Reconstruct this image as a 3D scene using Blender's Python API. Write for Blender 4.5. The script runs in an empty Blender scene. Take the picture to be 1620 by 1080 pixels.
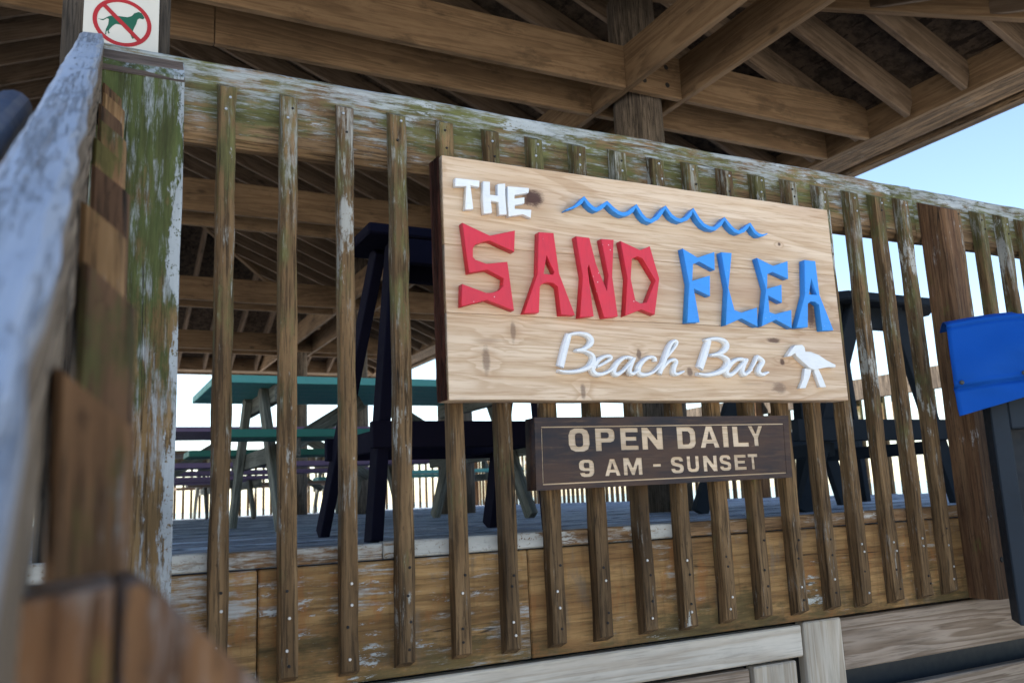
import bpy, bmesh, math, random
from mathutils import Vector, Matrix
random.seed(11)
R_ = math.radians
scene = bpy.context.scene
COL = scene.collection

# ------------------------------------------------------------------ camera
CAM = Vector((0.0, -1.882, 0.085))
cd = bpy.data.cameras.new('camera')
cam = bpy.data.objects.new('camera', cd); COL.objects.link(cam)
rt = Vector((0.8927495, -0.44851215, -0.04283901)); up = Vector((-0.04242596, -0.17834253, 0.9830534)); fw = Vector((0.44855141, 0.87580294, 0.17824377))
m = Matrix.Identity(4)
for i in range(3):
    m[i][0] = rt[i]; m[i][1] = up[i]; m[i][2] = -fw[i]; m[i][3] = CAM[i]
cam.matrix_world = m
cd.sensor_fit = 'HORIZONTAL'; cd.sensor_width = 36; cd.lens = 30.26
cd.clip_start = 0.02; cd.clip_end = 6000
cd.dof.use_dof = True; cd.dof.focus_distance = 2.42; cd.dof.aperture_fstop = 5.6
scene.camera = cam

# ------------------------------------------------------------------ sky, sun, exposure
SUN_EL, SUN_AZ = R_(45), R_(-50)          # azimuth from +Y, positive towards +X
world = bpy.data.worlds.new('World'); scene.world = world; world.use_nodes = True
wn = world.node_tree.nodes; wl = world.node_tree.links
bg = wn['Background']; sky = wn.new('ShaderNodeTexSky'); sky.sky_type = 'NISHITA'; sky.sun_disc = False
sky.sun_elevation = SUN_EL; sky.sun_rotation = SUN_AZ; sky.altitude = 0; sky.air_density = 1.0; sky.dust_density = 0.35; sky.ozone_density = 1.0
wl.new(sky.outputs[0], bg.inputs[0]); bg.inputs[1].default_value = 0.11
sl = bpy.data.lights.new('sun', 'SUN'); sl.energy = 5.0; sl.angle = R_(0.5); sl.color = (1.0, 0.955, 0.88)
sun = bpy.data.objects.new('sun', sl); COL.objects.link(sun)
sd = Vector((math.sin(SUN_AZ)*math.cos(SUN_EL), math.cos(SUN_AZ)*math.cos(SUN_EL), math.sin(SUN_EL)))
sun.rotation_euler = (-sd).to_track_quat('-Z', 'Y').to_euler(); sun.location = sd*40
scene.view_settings.view_transform = 'Standard'; scene.view_settings.look = 'None'
scene.view_settings.exposure = 1.58; scene.view_settings.gamma = 1.0
scene.view_settings.use_curve_mapping = False
scene.render.engine = 'CYCLES'
scene.cycles.max_bounces = 8; scene.cycles.diffuse_bounces = 5; scene.cycles.use_denoising = True

# ------------------------------------------------------------------ node helpers
class NT:
    def __init__(s, name):
        s.m = bpy.data.materials.new(name); s.m.use_nodes = True
        s.t = s.m.node_tree; s.b = s.t.nodes['Principled BSDF']; s.out = s.t.nodes['Material Output']
    def put(s, sock, v):
        if isinstance(v, bpy.types.NodeSocket): s.t.links.new(v, sock)
        elif v is not None:
            if sock.type == 'RGBA' and len(v) == 3: v = (*v, 1)
            sock.default_value = v
    def n(s, typ, ins=None, **props):
        nd = s.t.nodes.new('ShaderNode' + typ)
        for k, v in props.items(): setattr(nd, k, v)
        for k, v in (ins or {}).items(): s.put(nd.inputs[k], v)
        return nd
    def obj(s, rnd=True):
        tc = s.n('TexCoord').outputs['Object']
        s.raw = tc
        if not rnd: return tc
        r = s.n('ObjectInfo').outputs['Random']
        c = s.n('CombineXYZ', {0: s.mul(r, 37.3), 1: s.mul(r, 91.7), 2: s.mul(r, 53.9)}).outputs[0]
        s.rand = r
        return s.n('VectorMath', {0: tc, 1: c}, operation='ADD').outputs[0]
    def sc(s, v, k): return s.n('VectorMath', {0: v, 1: k}, operation='MULTIPLY').outputs[0]
    def f(s, op, a, b=None, clamp=False):
        nd = s.n('Math', operation=op); nd.use_clamp = clamp
        s.put(nd.inputs[0], a); 
        if b is not None: s.put(nd.inputs[1], b)
        return nd.outputs[0]
    def mul(s, a, b): return s.f('MULTIPLY', a, b)
    def add(s, a, b): return s.f('ADD', a, b)
    def noise(s, v, scale, detail=4, rough=0.55, dist=0.0):
        return s.n('TexNoise', {'Vector': v, 'Scale': scale, 'Detail': detail, 'Roughness': rough, 'Distortion': dist}).outputs[0]
    def step(s, v, lo, hi, a=0.0, b=1.0):
        return s.n('MapRange', {0: v, 1: lo, 2: hi, 3: a, 4: b}, interpolation_type='SMOOTHSTEP').outputs[0]
    def mix(s, fac, a, b, mode='MIX'):
        nd = s.n('Mix', data_type='RGBA', blend_type=mode)
        s.put(nd.inputs[0], fac); s.put(nd.inputs[6], a); s.put(nd.inputs[7], b)
        return nd.outputs[2]
    def bump(s, h, strength=0.4, dist=0.003):
        s.put(s.b.inputs['Normal'], s.n('Bump', {'Height': h, 'Strength': strength, 'Distance': dist}).outputs[0])
    def done(s, col, rough=0.7, spec=0.3):
        s.put(s.b.inputs['Base Color'], col); s.put(s.b.inputs['Roughness'], rough)
        s.b.inputs['Specular IOR Level'].default_value = spec
        return s.m

AX = {'X': 0, 'Y': 1, 'Z': 2}
def stretch(axis, k): v = [1, 1, 1]; v[AX[axis]] = k; return tuple(v)

def weathered(name, axis, c1, c2, green=(0.085, 0.095, 0.02), ga=0.0, white=(0.42, 0.46, 0.48), wa=0.0, flake=0.0,
              gz=None, wz=None, dark=0.6, rough=0.8, bump=0.5, wscale=60, tone=(0.62, 1.3), saw=0.0, soft=0.07, crack=1.0, fscale=24, wx=None, rvar=0.36, elong=1.0):
    """stained boards with algae growth (ga), thin worn paint left in the grain (wa) and thick paint flakes (flake): shares covered;
    gz / wz = (z low, z high, gain low, gain high) in the board's own space"""
    t = NT(name); P = t.obj(); P = t.sc(P, stretch(axis, elong)) if elong != 1.0 else P; sp = t.n('SeparateXYZ', {0: t.raw}); z = sp.outputs[2]; xl = sp.outputs[0]
    S = t.sc(P, stretch(axis, 0.05)); S2 = t.sc(P, stretch(axis, 0.22)); S3 = t.sc(P, stretch(axis, 0.1))
    a = t.noise(S, 150, 5, 0.65); b = t.noise(S, 34, 5, 0.6, 0.4); d = t.noise(S2, 11, 5, 0.62); big = t.noise(P, 3.1, 4, 0.6)
    col = t.mix(t.step(b, 0.36, 0.66), c1, c2)
    col = t.mix(t.mul(t.step(a, 0.46, 0.64), dark), col, tuple(x*0.25 for x in c1))
    sk = t.noise(t.sc(P, stretch(axis, 0.35)), 95, 5, 0.7)
    col = t.mix(t.mul(t.step(sk, 0.58, 0.68), 0.6*dark), col, tuple(x*0.2 for x in c1))
    tn = t.mul(t.step(t.add(t.mul(d, 0.6), t.mul(big, 0.4)), 0.3, 0.7, *tone), t.add(t.mul(t.f('FRACT', t.mul(t.rand, 7.31)), rvar), 1.0-rvar/2))
    col = t.mix(1.0, col, t.n('CombineColor', {0: tn, 1: tn, 2: tn}).outputs[0], 'MULTIPLY')
    h = t.mul(a, 0.7)
    if saw:
        cross = [0.08, 0.08, 0.08]; cross[AX[axis]] = 1.0
        sw = t.noise(t.sc(P, tuple(cross)), 55, 6, 0.72); st = t.noise(t.sc(P, tuple(0.35 if x < 0.5 else 1.0 for x in cross)), 16, 5, 0.7)
        col = t.mix(t.mul(t.step(sw, 0.5, 0.72), saw), col, tuple(x*0.45 for x in c1)); h = t.add(h, t.mul(sw, 0.3))
        col = t.mix(t.mul(t.step(st, 0.52, 0.68), 0.55), col, (0.15, 0.118, 0.085))
        col = t.mix(t.mul(t.step(st, 0.34, 0.46, 1.0, 0.0), 0.5), col, (0.26, 0.10, 0.028))
    if ga:
        g = t.add(t.add(t.mul(t.noise(P, 5.0, 6, 0.65), 0.5), t.mul(t.noise(S2, 26, 6, 0.72), 0.4)), t.mul(t.noise(S3, 90, 4, 0.7), 0.25))
        if gz: g = t.add(g, t.n('MapRange', {0: z, 1: gz[0], 2: gz[1], 3: gz[2], 4: gz[3]}).outputs[0])
        th = 0.575+(0.5-ga)*0.36
        gm = t.step(g, th-soft, th+soft)
        gc = t.mix(t.step(t.noise(S3, 40, 5, 0.75), 0.3, 0.7), tuple(x*0.5 for x in green), tuple(x*1.5 for x in green))
        col = t.mix(t.mul(gm, 0.9), col, gc)
    if wa:
        w = t.add(t.add(t.mul(t.noise(S3, wscale, 7, 0.78), 0.62), t.mul(t.noise(P, 14, 5, 0.65), 0.2)), t.mul(t.noise(P, 3.4, 4, 0.6), 0.34))
        if wz: w = t.add(w, t.n('MapRange', {0: z, 1: wz[0], 2: wz[1], 3: wz[2], 4: wz[3]}).outputs[0])
        th = 0.58+(0.5-wa)*0.36
        wm = t.step(w, th-0.035, th+0.075)
        wc = t.mix(t.step(a, 0.35, 0.65), tuple(x*0.62 for x in white), white)
        col = t.mix(t.mul(wm, 0.8), col, wc); h = t.add(h, t.mul(wm, 0.3))
    if flake:
        w = t.add(t.mul(t.noise(S2, fscale, 9, 0.75), 0.62), t.mul(t.noise(P, 3.7, 3, 0.5), 0.5))
        if wz: w = t.add(w, t.n('MapRange', {0: z, 1: wz[0], 2: wz[1], 3: wz[2], 4: wz[3]}).outputs[0])
        if wx: w = t.add(w, t.n('MapRange', {0: xl, 1: wx[0], 2: wx[1], 3: wx[2], 4: wx[3]}).outputs[0])
        th = 0.56+(0.5-flake)*0.36
        wm = t.step(w, th-0.012, th+0.02)
        pit = t.step(t.noise(P, 120, 4, 0.7), 0.36, 0.42)
        wc = t.mix(t.step(d, 0.3, 0.7), tuple(x*0.75 for x in white), tuple(min(0.8, x*1.1) for x in white))
        col = t.mix(t.mul(t.mul(wm, pit), 0.95), col, wc); h = t.add(h, t.mul(t.mul(wm, pit), 0.8))
    if crack:
        k = t.noise(t.sc(P, stretch(axis, 0.018)), 26, 2, 0.4); cr = t.step(t.f('ABSOLUTE', t.f('SUBTRACT', k, 0.5)), 0.0, 0.005, 1.0, 0.0)
        cr = t.mul(t.mul(cr, t.step(t.noise(t.sc(P, stretch(axis, 0.4)), 7, 2), 0.48, 0.54)), crack)
        col = t.mix(t.mul(cr, 0.85), col, (0.015, 0.011, 0.008)); h = t.f('SUBTRACT', h, t.mul(cr, 1.5))
    t.bump(h, bump, 0.0025)
    return t.done(col, rough, 0.25)

def lumber(name, axis, c1, c2, ring=9.0, dark=0.35, rough=0.75, tone=(0.7, 1.2), knots=True, bump=0.3, stain=0.0):
    """plain sawn lumber: long wavy growth rings, knots, darker stains"""
    t = NT(name); P = t.obj()
    S = t.sc(P, stretch(axis, 0.05))
    warp = t.noise(t.sc(P, stretch(axis, 0.22)), 5, 3, 0.5)
    a = t.noise(S, 170, 4, 0.6); b = t.noise(S, ring, 3, 0.5, 1.4)
    rg = t.f('FRACT', t.mul(t.add(b, t.mul(warp, 0.35)), 9.0))
    rgs = t.f('MULTIPLY', t.step(rg, 0.0, 0.75), t.step(rg, 0.8, 1.0, 1.0, 0.0))
    col = t.mix(rgs, c1, c2)
    col = t.mix(t.mul(t.step(a, 0.48, 0.7), dark), col, tuple(x*0.45 for x in c1))
    d = t.noise(t.sc(P, stretch(axis, 0.3)), 4.5, 5, 0.65); tn = t.step(d, 0.25, 0.75, *tone)
    col = t.mix(1.0, col, t.n('CombineColor', {0: tn, 1: tn, 2: tn}).outputs[0], 'MULTIPLY')
    if knots:
        v = t.n('TexVoronoi', {'Vector': t.sc(P, stretch(axis, 0.45)), 'Scale': 3.3}).outputs[0]
        col = t.mix(t.mul(t.step(v, 0.03, 0.085, 1.0, 0.0), 0.75), col, tuple(x*0.2 for x in c1))
    if stain:
        col = t.mix(t.mul(t.step(t.noise(t.sc(P, stretch(axis, 0.35)), 8, 8, 0.72), 0.52, 0.66), stain), col, tuple(x*0.16 for x in c1))
    t.bump(t.add(a, t.mul(rgs, 0.3)), bump, 0.0018)
    return t.done(col, rough, 0.25)

def paint(name, c, rough=0.5, var=0.12, spec=0.4, scale=40, bump=0.12, speck=0.0, brush=None):
    t = NT(name); P = t.obj()
    a = t.noise(P, scale, 5, 0.6); b = t.noise(P, 5, 4, 0.6)
    v = t.add(t.mul(a, var), t.add(t.mul(b, var*1.6), 1.0-1.3*var))
    col = t.mix(1.0, c, t.n('CombineColor', {0: v, 1: v, 2: v}).outputs[0], 'MULTIPLY')
    hh = t.noise(P, 260, 4, 0.6)
    if brush:
        s = t.noise(t.sc(P, brush), 150, 5, 0.7); hh = t.add(hh, t.mul(s, 1.5))
        col = t.mix(t.mul(t.step(s, 0.5, 0.7), 0.22), col, tuple(x*0.55 for x in c))
    if speck:
        vo = t.n('TexVoronoi', {'Vector': P, 'Scale': 46.0}).outputs[0]; k = t.mul(t.step(vo, 0.05, 0.085, 1.0, 0.0), t.step(t.noise(P, 20, 2), 0.5, 0.56))
        col = t.mix(t.mul(k, speck), col, (0.75, 0.70, 0.68))
    t.bump(hh, bump, 0.001)
    return t.done(col, t.step(a, 0.2, 0.8, rough-0.08, rough+0.12), spec)

# ------------------------------------------------------------------ mesh and object helpers
WLOC = {}
def link(name, me, mat, parent, loc, rot=(0, 0, 0), label=None, cat=None, group=None, kind=None):
    o = bpy.data.objects.new(name, me); COL.objects.link(o)
    if mat is not None and me is not None and not me.materials: me.materials.append(mat)
    if parent is not None:
        o.parent = parent; loc = Vector(loc) - WLOC[parent.name]
        WLOC[o.name] = Vector(loc) + WLOC[parent.name]
    else: WLOC[o.name] = Vector(loc)
    o.location = loc; o.rotation_euler = rot
    for k, v in (('label', label), ('category', cat), ('group', group), ('kind', kind)):
        if v: o[k] = v
    return o
def thing(name, loc, label=None, cat=None, group=None, kind=None, rot=(0, 0, 0)):
    return link(name, None, None, None, loc, rot, label, cat, group, kind)
def mesh_bm(bm, name='m', smooth=False):
    me = bpy.data.meshes.new(name); bmesh.ops.recalc_face_normals(bm, faces=bm.faces); bm.to_mesh(me); bm.free()
    if smooth:
        for p in me.polygons: p.use_smooth = True
    return me
def copy_with(me, mat):
    c = me.copy(); c.materials.clear(); c.materials.append(mat); return c
BOXES = {}
def box_me(sx, sy, sz, mat, bev=0.003, seg=1):
    key = (round(sx, 3), round(sy, 3), round(sz, 3), mat.name, bev, seg)
    if key in BOXES: return BOXES[key]
    bm = bmesh.new(); bmesh.ops.create_cube(bm, size=1); bmesh.ops.scale(bm, vec=(sx, sy, sz), verts=bm.verts)
    if bev: bmesh.ops.bevel(bm, geom=bm.edges[:], offset=min(bev, 0.3*min(sx, sy, sz)), segments=seg, affect='EDGES', profile=0.6)
    me = mesh_bm(bm); me.materials.append(mat); BOXES[key] = me
    return me
def box(name, x0, x1, y0, y1, z0, z1, mat, parent=None, bev=0.003, rot=(0, 0, 0), seg=1, **kw):
    return link(name, box_me(x1-x0, y1-y0, z1-z0, mat, bev, seg), mat, parent, ((x0+x1)/2, (y0+y1)/2, (z0+z1)/2), rot, **kw)
def beam(name, p, q, w, h, mat, parent, upv=(0, 0, 1), bev=0.003, **kw):
    """board from p to q, w wide across, h deep along upv; long axis = local X"""
    p, q = Vector(p), Vector(q); d = (q-p); L = d.length; x = d.normalized(); u = Vector(upv)
    y = u.cross(x).normalized(); z = x.cross(y)
    me = box_me(L, w, h, mat, bev)
    rot = Matrix((x, y, z)).transposed().to_euler()
    return link(name, me, mat, parent, (p+q)/2, rot, **kw)
def prism(pts, holes, y_front, y_back, mat, bev=0.0):
    """flat outline (x, z) with holes, extruded from y_front (towards the viewer) to y_back"""
    cu = bpy.data.curves.new('outline', 'CURVE'); cu.dimensions = '2D'; cu.fill_mode = 'BOTH'
    for loop in [pts] + list(holes):
        s = cu.splines.new('POLY'); s.points.add(len(loop)-1)
        for k, (x, z) in enumerate(loop): s.points[k].co = (x, z, 0, 1)
        s.use_cyclic_u = True
    h = abs(y_back-y_front)/2; cu.extrude = h - bev; cu.bevel_depth = bev; cu.bevel_resolution = 1
    if bev: cu.offset = -bev
    o = bpy.data.objects.new('tmp', cu); COL.objects.link(o)
    me = bpy.data.meshes.new_from_object(o.evaluated_get(bpy.context.evaluated_depsgraph_get()))
    bpy.data.objects.remove(o); bpy.data.curves.remove(cu)
    yc = (y_front+y_back)/2
    for v in me.vertices: v.co = (v.co.x, yc-v.co.z, v.co.y)
    me.materials.clear(); me.materials.append(mat)
    bm = bmesh.new(); bm.from_mesh(me); bmesh.ops.remove_doubles(bm, verts=bm.verts, dist=1e-5); bmesh.ops.recalc_face_normals(bm, faces=bm.faces); bm.to_mesh(me); bm.free()
    return me
def recentre(me):
    n = len(me.vertices); c = Vector((0, 0, 0))
    lo = Vector([min(v.co[i] for v in me.vertices) for i in range(3)]); hi = Vector([max(v.co[i] for v in me.vertices) for i in range(3)])
    c = (lo+hi)/2
    for v in me.vertices: v.co -= c
    return c
def flat(name, pts, holes, y0, y1, mat, parent, bev=0.0, **kw):
    me = prism(pts, holes, y0, y1, mat, bev); c = recentre(me)
    return link(name, me, mat, parent, c, **kw)
def cyl_me(r0, r1, h, mat, seg=20, wob=0.0, rings=1):
    bm = bmesh.new(); rows = []
    for k in range(rings+1):
        z = h*k/rings; r = r0+(r1-r0)*k/rings; row = []
        for i in range(seg):
            a = 2*math.pi*i/seg; rr = r*(1+wob*(math.sin(3*a+1+k*0.4)*0.6+random.uniform(-.5, .5)))
            row.append(bm.verts.new((rr*math.cos(a), rr*math.sin(a), z)))
        rows.append(row)
    for k in range(rings):
        for i in range(seg):
            bm.faces.new((rows[k][i], rows[k][(i+1) % seg], rows[k+1][(i+1) % seg], rows[k+1][i]))
    bm.faces.new(rows[0][::-1]); bm.faces.new(rows[-1])
    me = mesh_bm(bm); me.materials.append(mat)
    for p in me.polygons: p.use_smooth = len(p.vertices) == 4
    return me
# ------------------------------------------------------------------ materials
WH = (0.46, 0.50, 0.53)
M_rail = weathered('rail_algae_wood', 'X', (0.16, 0.095, 0.045), (0.27, 0.17, 0.09), ga=0.52, wa=0.50, flake=0.30, green=(0.105, 0.112, 0.036), white=(0.44, 0.47, 0.48), gz=(-0.095, -0.02, -0.14, 0.02), wz=(-0.09, 0.09, -0.10, 0.035), wscale=90, dark=0.8)
M_bal = weathered('baluster_wood', 'Z', (0.115, 0.066, 0.029), (0.225, 0.136, 0.064), ga=0.27, wa=0.31, flake=0.19, green=(0.105, 0.100, 0.036), white=(0.42, 0.41, 0.37), gz=(-0.6, 0.6, -0.08, 0.09), wz=(-0.6, 0.6, -0.03, 0.03), wscale=90, rvar=0.5, dark=0.75)
M_wide = weathered('wide_board_wood', 'Z', (0.18, 0.105, 0.042), (0.29, 0.185, 0.085), ga=0.46, wa=0.44, flake=0.26, green=(0.060, 0.080, 0.024), white=(0.42, 0.45, 0.47), gz=(-0.55, 0.45, -0.20, 0.17), wz=(-0.6, 0.6, 0.02, -0.03), wx=(0.050, 0.085, 0.0, 0.15), dark=0.8, fscale=34)
M_cut = weathered('bare_cut_end', 'X', (0.21, 0.155, 0.125), (0.30, 0.23, 0.19), dark=0.5)
M_post = weathered('stained_post_wood', 'Z', (0.14, 0.066, 0.030), (0.25, 0.135, 0.065), ga=0.10, wa=0.16, flake=0.10, white=(0.42, 0.38, 0.35))
M_rim = weathered('rim_board_wood', 'X', (0.215, 0.112, 0.042), (0.35, 0.205, 0.082), ga=0.22, wa=0.26, flake=0.13, white=(0.46, 0.47, 0.44), dark=0.5, saw=0.35, green=(0.085, 0.062, 0.024), gz=(-0.125, 0.06, 0.13, -0.06))
M_rimw = weathered('rim_board_flaking', 'X', (0.22, 0.12, 0.045), (0.36, 0.215, 0.088), ga=0.2, wa=0.36, flake=0.22, white=(0.50, 0.52, 0.52), dark=0.5, saw=0.35, fscale=40, green=(0.085, 0.062, 0.024), gz=(-0.125, 0.06, 0.13, -0.06))
M_lip = weathered('lip_board_wood', 'X', (0.20, 0.105, 0.045), (0.33, 0.21, 0.11), wa=0.5, flake=0.58, white=(0.52, 0.51, 0.47))
M_liplow = weathered('lip_board_bare', 'X', (0.16, 0.085, 0.038), (0.28, 0.17, 0.085), wa=0.36, flake=0.26, white=(0.50, 0.48, 0.44))
M_srail = weathered('stair_rail_wood', 'X', (0.15, 0.11, 0.075), (0.28, 0.22, 0.16), wa=0.56, flake=0.30, white=(0.42, 0.46, 0.54), wz=(0.025, 0.058, -0.20, 0.11), wscale=75, bump=0.9, dark=1.0, crack=1.0, fscale=40, elong=0.16)
M_sbal = weathered('stair_baluster_wood', 'Z', (0.125, 0.064, 0.030), (0.22, 0.122, 0.060), ga=0.32, wa=0.20, green=(0.075, 0.07, 0.02), soft=0.05, rvar=0.75, dark=0.8)
M_sbal2 = weathered('stair_baluster_golden', 'Z', (0.19, 0.105, 0.046), (0.30, 0.18, 0.085), ga=0.24, wa=0.30, green=(0.085, 0.08, 0.026), soft=0.05, rvar=0.3, dark=0.7)
M_sbal3 = weathered('stair_baluster_dark', 'Z', (0.075, 0.040, 0.022), (0.14, 0.078, 0.042), ga=0.30, wa=0.10, green=(0.06, 0.058, 0.02), soft=0.05, rvar=0.3, dark=0.8)
M_newel = weathered('newel_wood', 'Z', (0.12, 0.055, 0.024), (0.23, 0.12, 0.056), ga=0.22, wa=0.46, flake=0.14, white=(0.33, 0.31, 0.30), wscale=30, tone=(0.4, 1.4), dark=0.9)
M_deck = weathered('deck_plank_wood', 'X', (0.30, 0.34, 0.42), (0.50, 0.55, 0.63), dark=0.85, rough=0.6)
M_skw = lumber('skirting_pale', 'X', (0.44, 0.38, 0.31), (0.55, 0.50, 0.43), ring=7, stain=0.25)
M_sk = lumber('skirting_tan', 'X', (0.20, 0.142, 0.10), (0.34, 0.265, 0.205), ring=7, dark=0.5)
M_skz = lumber('skirting_upright', 'Z', (0.42, 0.35, 0.27), (0.52, 0.46, 0.38), ring=8)
M_roofX = lumber('roof_lumber', 'X', (0.155, 0.095, 0.050), (0.215, 0.138, 0.076), ring=6, stain=0.5)
M_raft = lumber('rafter_lumber', 'X', (0.13, 0.088, 0.056), (0.185, 0.13, 0.088), ring=6, stain=0.5)
M_eave = weathered('eave_wood', 'X', (0.09, 0.058, 0.034), (0.24, 0.155, 0.085), wa=0.30, white=(0.3, 0.26, 0.22), dark=0.9)
M_pile = weathered('pile_wood', 'Z', (0.10, 0.078, 0.06), (0.21, 0.165, 0.125), dark=0.9)
M_timber = weathered('dark_timber_wood', 'Z', (0.045, 0.036, 0.028), (0.085, 0.066, 0.05), dark=0.8)
M_screw = paint('screw_zinc', (0.42, 0.42, 0.42), 0.45, 0.4); M_screw.node_tree.nodes['Principled BSDF'].inputs['Metallic'].default_value = 0.7
M_hole = paint('old_nail_iron', (0.012, 0.01, 0.009), 0.7)
M_white = paint('white_letter_paint', (0.80, 0.81, 0.82), 0.5, 0.10, bump=0.35, brush=(0.2, 1, 1))
M_red = paint('red_letter_paint', (0.66, 0.026, 0.052), 0.42, 0.16, speck=0.7, bump=0.4, brush=(1, 1, 0.12))
M_blue = paint('blue_letter_paint', (0.040, 0.285, 0.78), 0.45, 0.12, speck=0.25, bump=0.4, brush=(0.15, 1, 1))
M_navy = paint('navy_table_paint', (0.012, 0.011, 0.022), 0.85, 0.3, 0.04)
M_slate = paint('slate_table_paint', (0.026, 0.033, 0.042), 0.8, 0.3, 0.08)
M_teal = paint('teal_plank_paint', (0.12, 0.43, 0.40), 0.5, 0.15)
M_green = paint('green_plank_paint', (0.035, 0.20, 0.15), 0.5, 0.15)
M_purple = paint('purple_plank_paint', (0.20, 0.13, 0.24), 0.5, 0.15)
M_brownp = paint('brown_plank_stain', (0.19, 0.115, 0.075), 0.6, 0.3)
M_grey = weathered('grey_leg_wood', 'X', (0.14, 0.14, 0.115), (0.23, 0.225, 0.19), dark=0.6)
M_pipe = paint('blue_grey_pipe', (0.10, 0.135, 0.19), 0.42, 0.2); 
M_canvas = paint('blue_canvas', (0.002, 0.07, 0.36), 0.8, 0.10, 0.2, 300, 0.5)
M_case = paint('slate_case_paint', (0.024, 0.032, 0.043), 0.6, 0.3, 0.15)
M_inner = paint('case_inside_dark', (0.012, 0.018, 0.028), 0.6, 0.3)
M_snap = paint('snap_metal', (0.04, 0.045, 0.05), 0.35)
M_panelw = paint('sign_panel_white', (0.56, 0.53, 0.47), 0.5, 0.08)
M_ring = paint('prohibition_red', (0.34, 0.010, 0.012), 0.5, 0.08)
M_dog = paint('dog_green', (0.006, 0.085, 0.045), 0.5, 0.08)

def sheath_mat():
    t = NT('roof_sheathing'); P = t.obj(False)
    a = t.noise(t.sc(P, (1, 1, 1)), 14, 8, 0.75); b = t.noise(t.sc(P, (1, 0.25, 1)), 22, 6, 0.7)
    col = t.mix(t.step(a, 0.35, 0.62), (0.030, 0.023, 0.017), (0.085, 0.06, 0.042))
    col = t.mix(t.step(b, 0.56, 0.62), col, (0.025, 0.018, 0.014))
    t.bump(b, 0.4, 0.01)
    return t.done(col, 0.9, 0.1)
M_sheath = sheath_mat()
def sand_mat():
    t = NT('beach_sand'); P = t.obj(False)
    a = t.noise(P, 1.3, 8, 0.7); b = t.noise(P, 30, 6, 0.7)
    col = t.mix(t.step(a, 0.3, 0.7), (0.56, 0.51, 0.43), (0.66, 0.61, 0.53))
    t.bump(t.add(t.mul(a, 4), t.mul(b, 0.3)), 0.6, 0.05)
    return t.done(col, 0.95, 0.1)
def sea_mat():
    t = NT('sea_water'); P = t.obj(False)
    t.bump(t.noise(t.sc(P, (1, 0.4, 1)), 0.6, 6, 0.6), 0.35, 0.3)
    return t.done((0.03, 0.10, 0.15), 0.15, 0.5)

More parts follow.
